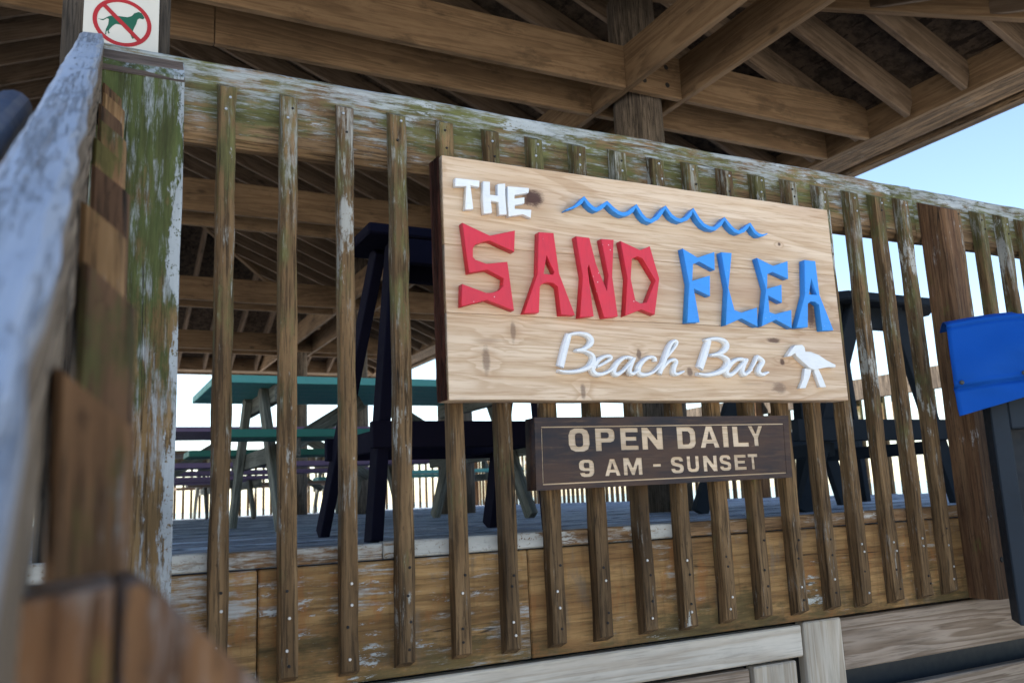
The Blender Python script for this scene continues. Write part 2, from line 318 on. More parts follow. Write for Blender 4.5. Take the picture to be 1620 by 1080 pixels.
# the sign's cedar: long grain, and the knots where the photograph has them (x, z, half width, half height, strength)
SX, SZ = 1.372, 0.603
def cedar():
    t = NT('cedar_sign_face'); P = t.obj(False); r = t.n('ObjectInfo').outputs['Random']
    off = t.n('CombineXYZ', {0: t.mul(r, 7.0), 1: 0.0, 2: t.mul(r, 3.0)}).outputs[0]
    Q = t.n('VectorMath', {0: P, 1: off}, operation='ADD').outputs[0]
    sep = t.n('SeparateXYZ', {0: P}); x, z = sep.outputs[0], sep.outputs[2]
    field = None; swirl = None; core = None
    KN = [(0.9858, 0.8105, 0.032, 0.022, 1.0), (0.842, 0.400, 0.010, 0.034, .55), (0.915, 0.470, 0.007, 0.026, .5), (1.10, 0.330, 0.007, 0.018, .6), (1.272, 0.430, 0.007, 0.015, .7),
          (1.225, 0.385, 0.014, 0.018, .55), (1.733, 0.485, 0.026, 0.008, .8), (1.880, 0.575, 0.022, 0.042, .95), (1.757, 0.425, 0.009, 0.009, .9), (1.735, 0.352, 0.026, 0.016, .55), (1.79, 0.77, 0.005, 0.005, .9), (1.43, 0.388, 0.010, 0.011, .7)]
    wob = t.mul(t.f('SUBTRACT', t.noise(t.sc(P, (0.5, 1, 1)), 60, 5, 0.7), 0.5), 1.7)
    for kx, kz, a, b, s in KN:
        d = t.n('VectorMath', {0: t.n('CombineXYZ', {0: t.mul(t.f('SUBTRACT', x, kx-SX), 1/a), 1: 0.0, 2: t.mul(t.f('SUBTRACT', z, kz-SZ), 1/b)}).outputs[0]}, operation='LENGTH').outputs[1]
        d = t.add(d, wob)
        c = t.mul(t.step(d, 0.55, 1.25, 1.0, 0.0), s)
        d2 = t.n('VectorMath', {0: t.n('CombineXYZ', {0: t.mul(t.f('SUBTRACT', x, kx-SX), 0.30/a), 1: 0.0, 2: t.mul(t.f('SUBTRACT', z, kz-SZ), 0.62/b)}).outputs[0]}, operation='LENGTH').outputs[1]
        w = t.step(d2, 0.2, 1.7, 1.0, 0.0)
        core = c if core is None else t.f('MAXIMUM', core, c)
        swirl = t.mul(w, s) if swirl is None else t.f('MAXIMUM', swirl, t.mul(w, s))
    S = t.sc(Q, (0.05, 1, 1))
    b = t.noise(S, 11, 3, 0.5, 0.9); a = t.noise(S, 190, 5, 0.6); e = t.noise(S, 45, 4, 0.6)
    rg = t.f('FRACT', t.mul(t.add(b, t.mul(swirl, 0.16)), 8.0))
    line = t.mul(t.step(rg, 0.3, 0.9), t.step(rg, 0.9, 1.0, 1.0, 0.0))
    col = t.mix(t.step(e, 0.3, 0.7), (0.63, 0.45, 0.295), (0.74, 0.575, 0.42))
    col = t.mix(t.mul(line, 0.5), col, (0.44, 0.275, 0.15))
    col = t.mix(t.mul(t.step(a, 0.47, 0.66), 0.5), col, (0.40, 0.235, 0.125))
    big = t.noise(t.sc(Q, (0.12, 1, 1)), 7, 4, 0.6)
    col = t.mix(t.mul(t.step(big, 0.5, 0.72), 0.45), col, (0.42, 0.255, 0.165))
    dk = t.mul(t.step(t.noise(t.sc(Q, (0.1, 1, 1)), 15, 3, 0.5), 0.66, 0.72), 0.45)
    col = t.mix(dk, col, (0.24, 0.165, 0.13))
    col = t.mix(t.mul(swirl, 0.28), col, (0.33, 0.17, 0.09))
    col = t.mix(t.mul(core, 0.92), col, (0.05, 0.016, 0.014))
    side = t.mul(t.step(t.noise(t.sc(Q, (0.35, 1, 1)), 3.0, 3, 0.5), 0.48, 0.68), 0.42)
    col = t.mix(side, col, (0.40, 0.235, 0.15))
    t.bump(t.add(a, t.mul(line, 0.5)), 0.18, 0.0012)
    return t.done(col, 0.62, 0.3)
M_cedar = cedar()
M_bark = weathered('cedar_bark_edge', 'Z', (0.055, 0.018, 0.012), (0.14, 0.05, 0.032), dark=0.8, bump=1.0)
def burnt():
    t = NT('burnt_board_face'); P = t.obj(False)
    S = t.sc(P, (0.07, 1, 1)); a = t.noise(S, 130, 5, 0.6); b = t.noise(t.sc(P, (0.3, 1, 1)), 9, 6, 0.65); c = t.noise(t.sc(P, (0.18, 1, 1)), 30, 6, 0.7)
    col = t.mix(t.step(b, 0.36, 0.62), (0.015, 0.013, 0.018), (0.065, 0.033, 0.021))
    col = t.mix(t.mul(t.step(a, 0.5, 0.7), 0.6), col, (0.10, 0.058, 0.036))
    col = t.mix(t.mul(t.step(c, 0.63, 0.72), 0.75), col, (0.23, 0.135, 0.075))
    t.bump(a, 0.4, 0.0015)
    return t.done(col, 0.6, 0.3)
M_burnt = burnt()
M_routed = lumber('routed_letter_wood', 'X', (0.60, 0.44, 0.29), (0.70, 0.54, 0.38), ring=10, knots=False, dark=0.5)

# ------------------------------------------------------------------ ground, sea, sky stays the world
bm = bmesh.new()
G = 90
def gz(x, y):
    d = max(0.0, max(y-24, (x-30)*0.8))
    return -1.5 - 1.1*min(1.0, d/42.0) + 0.05*math.sin(x*0.31+1)*math.sin(y*0.27)
def gcoord(k): 
    u = (k/G)*2-1
    return math.copysign(abs(u)**2.2*900, u)
vs = [[bm.verts.new((gcoord(i), gcoord(j), gz(gcoord(i), gcoord(j)))) for j in range(G+1)] for i in range(G+1)]
for i in range(G):
    for j in range(G): bm.faces.new((vs[i][j], vs[i+1][j], vs[i+1][j+1], vs[i][j+1]))
link('ground', mesh_bm(bm, smooth=True), sand_mat(), None, (0, 0, 0), kind='structure')
bm = bmesh.new()
for q in ((-5000, -5000), (5000, -5000), (5000, 5000), (-5000, 5000)): bm.verts.new((q[0], q[1], 0))
bm.verts.ensure_lookup_table(); bm.faces.new(bm.verts)
link('sea', mesh_bm(bm), sea_mat(), None, (0, 0, -2.45), kind='structure')

# ------------------------------------------------------------------ deck
DZ = -0.025
deck = thing('deck', (0, 0, DZ), kind='structure')
y = 0.075; k = 0
while y < 13.3:
    sp = [(-5.2, 6.45)] if k % 3 else [(-5.2, 2.2+0.3*(k % 5)), (2.206+0.3*(k % 5), 6.45)]
    for a, b in sp: box('plank', a, b, y, y+0.136, DZ-0.038+random.uniform(-.002, .001), DZ+random.uniform(-.006, .003), M_deck, deck, 0.006)
    y += 0.146; k += 1
XE = 4.6
for a, b, mt in ((-0.3, 0.2515, M_lip), (0.2535, 0.62, M_lip), (0.622, 1.42, M_lip), (1.422, XE, M_liplow)):
    box('lip_board', a, b, 0.0005, 0.04, -0.036, random.uniform(-0.002, 0.002), mt, deck, 0.003)
for a, b, mt in ((-0.3, 0.3485, M_rimw), (0.3515, 0.98, M_rimw), (0.982, XE, M_rim)):
    box('rim_board', a, b, 0.0, 0.04, -0.288, -0.040, mt, deck, 0.003)
box('void_shade_board', -5, 6.4, 0.12, 0.16, -0.55, -0.07, M_inner, deck)  # near-black boards added behind the skirting to stand for under-deck shade
box('void_shade_board', -5, 6.4, 0.10, 0.118, -1.45, -0.56, M_inner, deck)  # lower half of the added dark backing, shade by colour
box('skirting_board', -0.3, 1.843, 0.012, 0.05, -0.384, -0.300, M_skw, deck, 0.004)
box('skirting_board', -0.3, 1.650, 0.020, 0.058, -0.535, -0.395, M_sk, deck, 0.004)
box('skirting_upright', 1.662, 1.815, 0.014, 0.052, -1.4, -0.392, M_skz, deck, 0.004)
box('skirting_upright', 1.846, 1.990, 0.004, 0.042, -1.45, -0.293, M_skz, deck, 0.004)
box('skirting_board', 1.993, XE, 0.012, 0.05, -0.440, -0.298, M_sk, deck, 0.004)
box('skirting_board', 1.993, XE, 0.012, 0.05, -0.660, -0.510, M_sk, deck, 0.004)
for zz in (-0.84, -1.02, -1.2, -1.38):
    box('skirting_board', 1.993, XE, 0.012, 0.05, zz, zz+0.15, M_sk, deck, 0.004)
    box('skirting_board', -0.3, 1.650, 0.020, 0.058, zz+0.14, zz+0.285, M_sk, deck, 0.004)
for x in (-4.5, -1.5, 1.2, 4.2, 6.2):
    for yy in (0.5, 6.5, 12.8):
        link('deck_pile', cyl_me(0.13, 0.12, 1.5, M_pile, 12), M_pile, deck, (x, yy, -1.58))

# ------------------------------------------------------------------ balusters and railings
def baluster_me(L, mat, w=0.0375, d=0.0375, cut=0.022, wob=0.0012, n=9, side='front'):
    """square stick, origin at its middle, both ends cut on the slant, corners worn"""
    bm = bmesh.new(); rows = []
    c = 0.0045
    prof = [(-w/2+c, -d/2), (w/2-c, -d/2), (w/2, -d/2+c), (w/2, d/2), (-w/2, d/2), (-w/2, -d/2+c)]
    bx, by = random.uniform(-.0022, .0022), random.uniform(-.001, .001)
    for k in range(n+1):
        t = k/n; row = []
        for (px, py) in prof:
            z = (t-0.5)*L
            fr = (d/2-py)/d if side == 'front' else (px+w/2)/w     # 1 at the free face
            if k == n: z -= cut*fr
            if k == 0: z += cut*0.7*fr
            e = math.sin(t*math.pi)
            j = wob if abs(py) > -1 else 0
            row.append(bm.verts.new((px+bx*e+random.uniform(-j, j), py+by*e*(py < 0)+(random.uniform(-j, j) if py < d/2-1e-4 else 0), z)))
        rows.append(row)
    m_ = len(prof)
    for k in range(n):
        for i in range(m_): bm.faces.new((rows[k][i], rows[k][(i+1) % m_], rows[k+1][(i+1) % m_], rows[k+1][i]))
    bm.faces.new(rows[0][::-1]); bm.faces.new(rows[-1])
    me = mesh_bm(bm); me.materials.append(mat); return me
def screw_me(r, mat):
    bm = bmesh.new(); bmesh.ops.create_cone(bm, segments=10, radius1=r, radius2=r*0.8, depth=0.0024, cap_ends=True)
    bmesh.ops.rotate(bm, verts=bm.verts, matrix=Matrix.Rotation(R_(90), 3, 'X'))
    me = mesh_bm(bm); me.materials.append(mat); return me
SCREW, NAIL = screw_me(0.0036, M_screw), screw_me(0.0034, M_hole)

rail = thing('deck_railing', (0.2, 0, 0), label='weathered front deck railing with mossy top rail carrying the bar sign', cat='railing')
def long_board(L, d, h, mat, n=40, j=0.0016, top=0.0):
    bm = bmesh.new(); rows = []; c = 0.006
    prof = [(-d/2, -h/2+c*2.5), (-d/2+c*2.5, -h/2), (d/2, -h/2), (d/2, h/2-c), (d/2-c, h/2), (-d/2+c, h/2), (-d/2, h/2-c)]
    for k in range(n+1):
        x = (k/n-0.5)*L
        rows.append([bm.verts.new((x, py+random.uniform(-j, j)*(py < 0), pz+random.uniform(-j, j)+(top*math.sin(k*.7+random.random()) if pz > 0 else 0))) for py, pz in prof])
    m_ = len(prof)
    for k in range(n):
        for i in range(m_): bm.faces.new((rows[k][i], rows[k][(i+1) % m_], rows[k+1][(i+1) % m_], rows[k+1][i]))
    bm.faces.new(rows[0][::-1]); bm.faces.new(rows[-1])
    me = mesh_bm(bm); me.materials.append(mat); return me
def rail_board(a, b, z0, z1, top=0.0015):
    link('top_rail', long_board(b-a, 0.04, z1-z0, M_rail, int((b-a)*14), 0.0016, top), M_rail, rail, ((a+b)/2, 0.0205, (z0+z1)/2))
rail_board(-0.02, 2.525, 0.884, 1.0765); rail_board(2.528, XE, 0.884, 1.0715)

BV = [baluster_me(1.292, M_bal, w=0.0362+random.uniform(-.0015, .0015), wob=0.0018, n=14) for _ in range(7)]
def screws(parent, x, yf, zs):
    for z in zs:
        link('screw', SCREW if random.random() < 0.42 else NAIL, None, parent, (x+random.uniform(-.006, .007), yf, z))
def add_bal(i, x):
    zc = 1.022-0.646+random.uniform(-.004, .004)
    b = link('baluster', BV[i % 7], None, rail, (x, -0.0192, zc), (0, R_(random.uniform(-.3, .3)), R_(random.uniform(-2.5, 2.5))))
    screws(b, x, -0.0388, (0.985+random.uniform(-.01, .005), 0.945+random.uniform(-.01, .01)))
    screws(b, x, -0.0388, (-0.075+random.uniform(-.02, .02), -0.125+random.uniform(-.02, .02), -0.185+random.uniform(-.02, .02), -0.225+random.uniform(-.01, .01)))
bx = [0.250, 0.387, 0.516, 0.644, 0.773, 0.899, 1.024, 1.154, 1.285, 1.411, 1.539, 1.664, 1.792, 1.919, 2.046, 2.180, 2.303, 2.421, 2.682, 2.821, 2.947] + [3.075+0.128*k for k in range(12)]
for i, x in enumerate(bx): add_bal(i, x+0.0188)
# the broad end board and the square post
def chamfer_post(name, x0, x1, y0, y1, z0, z1, mat, cut, parent, c=0.008, n=12, wob=0.0015, axis_cut='y'):
    bm = bmesh.new(); rows = []; w, d, L = x1-x0, y1-y0, z1-z0
    prof = [(-w/2+c, -d/2), (w/2-c, -d/2), (w/2, -d/2+c), (w/2, d/2), (-w/2, d/2), (-w/2, -d/2+c)]
    for k in range(n+1):
        t = k/n; row = []
        for px, py in prof:
            fr = (d/2-py)/d if axis_cut == 'y' else (px+w/2)/w
            z = (t-.5)*L-(cut*fr if k == n else 0)
            row.append(bm.verts.new((px+random.uniform(-wob, wob), py+(random.uniform(-wob, wob) if py < d/2-1e-4 else 0), z)))
        rows.append(row)
    for k in range(n):
        for i in range(6): bm.faces.new((rows[k][i], rows[k][(i+1) % 6], rows[k+1][(i+1) % 6], rows[k+1][i]))
    bm.faces.new(rows[0][::-1]); bm.faces.new(rows[-1])
    me = mesh_bm(bm); me.materials.append(mat)
    return link(name, me, mat, parent, ((x0+x1)/2, (y0+y1)/2, (z0+z1)/2))
chamfer_post('end_board', 0.004, 0.1795, -0.0395, -0.0005, -0.30, 1.060, M_wide, 0.055, rail, 0.003)
bm = bmesh.new()
eb = [bm.verts.new(p) for p in ((0.0045, -0.0415, 0.9930), (0.179, -0.0415, 0.9935), (0.1785, -0.0395, 1.0060), (0.1775, -0.0008, 1.0605), (0.0055, -0.0008, 1.0600), (0.0045, -0.0395, 1.0055))]
bm.faces.new((eb[0], eb[1], eb[2], eb[5])); bm.faces.new((eb[5], eb[2], eb[3], eb[4])); bmesh.ops.solidify(bm, geom=bm.faces[:], thickness=-0.0022)
me = mesh_bm(bm); me.materials.append(M_cut); c = recentre(me); link('cut_end', me, None, rail, c)
pst = chamfer_post('post', 2.547, 2.636, -0.092, -0.0005, -0.288, 1.022, M_post, 0.05, rail, 0.012)
link('bolt', screw_me(0.009, M_hole), None, pst, (2.60, -0.0935, -0.17))

# far railings: right side and back
BF = [baluster_me(1.25, M_bal, n=3) for _ in range(4)]
def far_rail(label, p, q, rz, n):
    r = thing('deck_railing', p, label=label, cat='railing')
    d = (Vector(q)-Vector(p)); L = d.length; u = d.normalized(); nrm = Vector((u.y, -u.x, 0))
    c = (Vector(p)+Vector(q))/2
    link('top_rail', box_me(L, 0.04, 0.19, M_pile), M_pile, r, c+Vector((0, 0, 0.95)), (0, 0, rz))
    link('bottom_rail', box_me(L, 0.04, 0.14, M_pile), M_pile, r, c+Vector((0, 0, -0.16)), (0, 0, rz))
    for i in range(n):
        s = (i+.5)/n
        link('baluster', BF[i % 4], None, r, Vector(p)+d*s+nrm*0.041+Vector((0, 0, 0.37)), (0, 0, rz))
    k = 0
    while k*2.4 < L:
        link('post', box_me(0.09, 0.09, 1.3, M_post), M_post, r, Vector(p)+u*min(k*2.4+0.1, L-.1)-nrm*0.07+Vector((0, 0, 0.36))); k += 1
far_rail('side deck railing of sunlit slats running away along the right edge', (6.43, 0.1, DZ), (6.43, 13.2, DZ), R_(90), 102)
far_rail('far deck railing of thin slats along the beach side', (-5.1, 13.25, DZ), (6.4, 13.25, DZ), 0, 90)

# ------------------------------------------------------------------ stair with its sloped railing (runs down towards the viewer)
SL = 0.59; SK = 0.0225
def sx(y): return 0.0175 + SK*(y+0.06)
srail = thing('stair_railing', (0, -1.5, -1.5), label='sloped stair railing with pale worn handrail running down at the left', cat='railing')
# handrail board on edge
zt = lambda y: 0.947 + 0.620*(y+0.06) + 0.110
def slope_board(name, y0, y1, thick, h, mat, parent, dx=0.0, dz=0.0, n=40, j=0.003):
    p, q = Vector((sx(y0)-thick/2+dx, y0, zt(y0)-h/2+dz)), Vector((sx(y1)-thick/2+dx, y1, zt(y1)-h/2+dz))
    x = (q-p).normalized(); yv = Vector((0, 0, 1)).cross(x).normalized(); z = x.cross(yv)
    me = long_board((q-p).length, thick, h*math.cos(math.atan(0.62)), mat, n, j)
    return link(name, me, mat, parent, (p+q)/2, Matrix((x, yv, z)).transposed().to_euler())
slope_board('handrail', -2.05, 0.018, 0.044, 0.150, M_srail, srail)
slope_board('bottom_rail', -2.2, -0.05, 0.038, 0.14, M_rim, srail, dz=-0.86)
for k in range(9):
    yb = -0.062-0.1675*k; zb = 0.947-0.79*(k/8)
    me = baluster_me(0.98, (M_sbal, M_sbal2, M_sbal3, M_sbal2, M_sbal, M_sbal3, M_sbal2, M_sbal3, M_sbal)[k], side='side', cut=0.032, wob=0.0012, w=0.037, d=0.037)
    b = link('baluster', me, None, srail, (sx(yb)+0.0215+(0.003 if k % 2 else -0.001), yb, zb-0.49), (0, 0, R_(random.uniform(-3, 3))))
# newel at the bottom: two boards side by side, outer shoulder cut at 45 degrees
yn0, yn1 = -1.535, -1.455
flat('newel_board', [(-0.0215, -1.5), (0.0150, -1.5), (0.0150, 0.0605), (-0.0185, 0.0575), (-0.0215, 0.054)], [], yn0, yn1, M_newel, srail, 0.002)
flat('newel_board', [(0.0172, -1.5), (0.118, -1.5), (0.118, -0.032), (0.031, 0.0560), (0.024, 0.0610), (0.0172, 0.0600)], [], yn0-0.001, yn1, M_newel, srail, 0.002)
# pipe handrail beside it
pipe = thing('pipe_handrail', (-0.09, -1.2, -1.0), label='blue-grey metal pipe handrail beside the sloped wooden stair rail', cat='handrail')
def tube(pts, r, mat, seg=14):
    bm = bmesh.new(); rows = []
    for i, p in enumerate(pts):
        p = Vector(p); d = (Vector(pts[min(i+1, len(pts)-1)])-Vector(pts[max(i-1, 0)])).normalized()
        a = d.cross(Vector((1, 0, 0.01))).normalized(); b = d.cross(a)
        rows.append([bm.verts.new(p+r*(math.cos(2*math.pi*k/seg)*a+math.sin(2*math.pi*k/seg)*b)) for k in range(seg)])
    for i in range(len(rows)-1):
        for k in range(seg): bm.faces.new((rows[i][k], rows[i][(k+1) % seg], rows[i+1][(k+1) % seg], rows[i+1][k]))
    bm.faces.new(rows[0][::-1]); bm.faces.new(rows[-1])
    me = mesh_bm(bm); me.materials.append(mat)
    for p in me.polygons: p.use_smooth = len(p.vertices) == 4
    return me
py0 = -0.80
pp = lambda y, dz=0: (-0.083+SK*(y-py0), y, 0.548+SL*(y-py0)+dz)
me = tube([pp(py0+0.02), pp(-1.2), pp(-1.9)], 0.0215, M_pipe); c = recentre(me); link('pipe', me, None, pipe, c)
me = tube([pp(py0+0.021), pp(py0+0.03)], 0.0205, M_pipe); c = recentre(me); link('end_cap', me, None, pipe, c)
for yy in (-1.05, -1.75):
    a = Vector(pp(yy)); me = tube([a, a+Vector((0.0, 0, -0.05)), a+Vector((0.052, 0, -0.06))], 0.006, M_pipe, 8); c = recentre(me); link('bracket', me, None, pipe, c)
stair = thing('stair', (-0.7, -1.3, -1.5), label='wooden stair leading up to the deck left of the sloped railing', cat='stairs')
for k in range(8):
    zz = DZ-0.165*(k+1); yy = -0.02-0.28*k
    box('tread', -1.3, -0.075, yy-0.28, yy-0.005, zz-0.038, zz, M_deck, stair)
for xx in (-1.34, -0.07):
    beam('stringer', (xx, 0.0, -0.30), (xx, -2.25, -1.52), 0.038, 0.24, M_rim, stair)

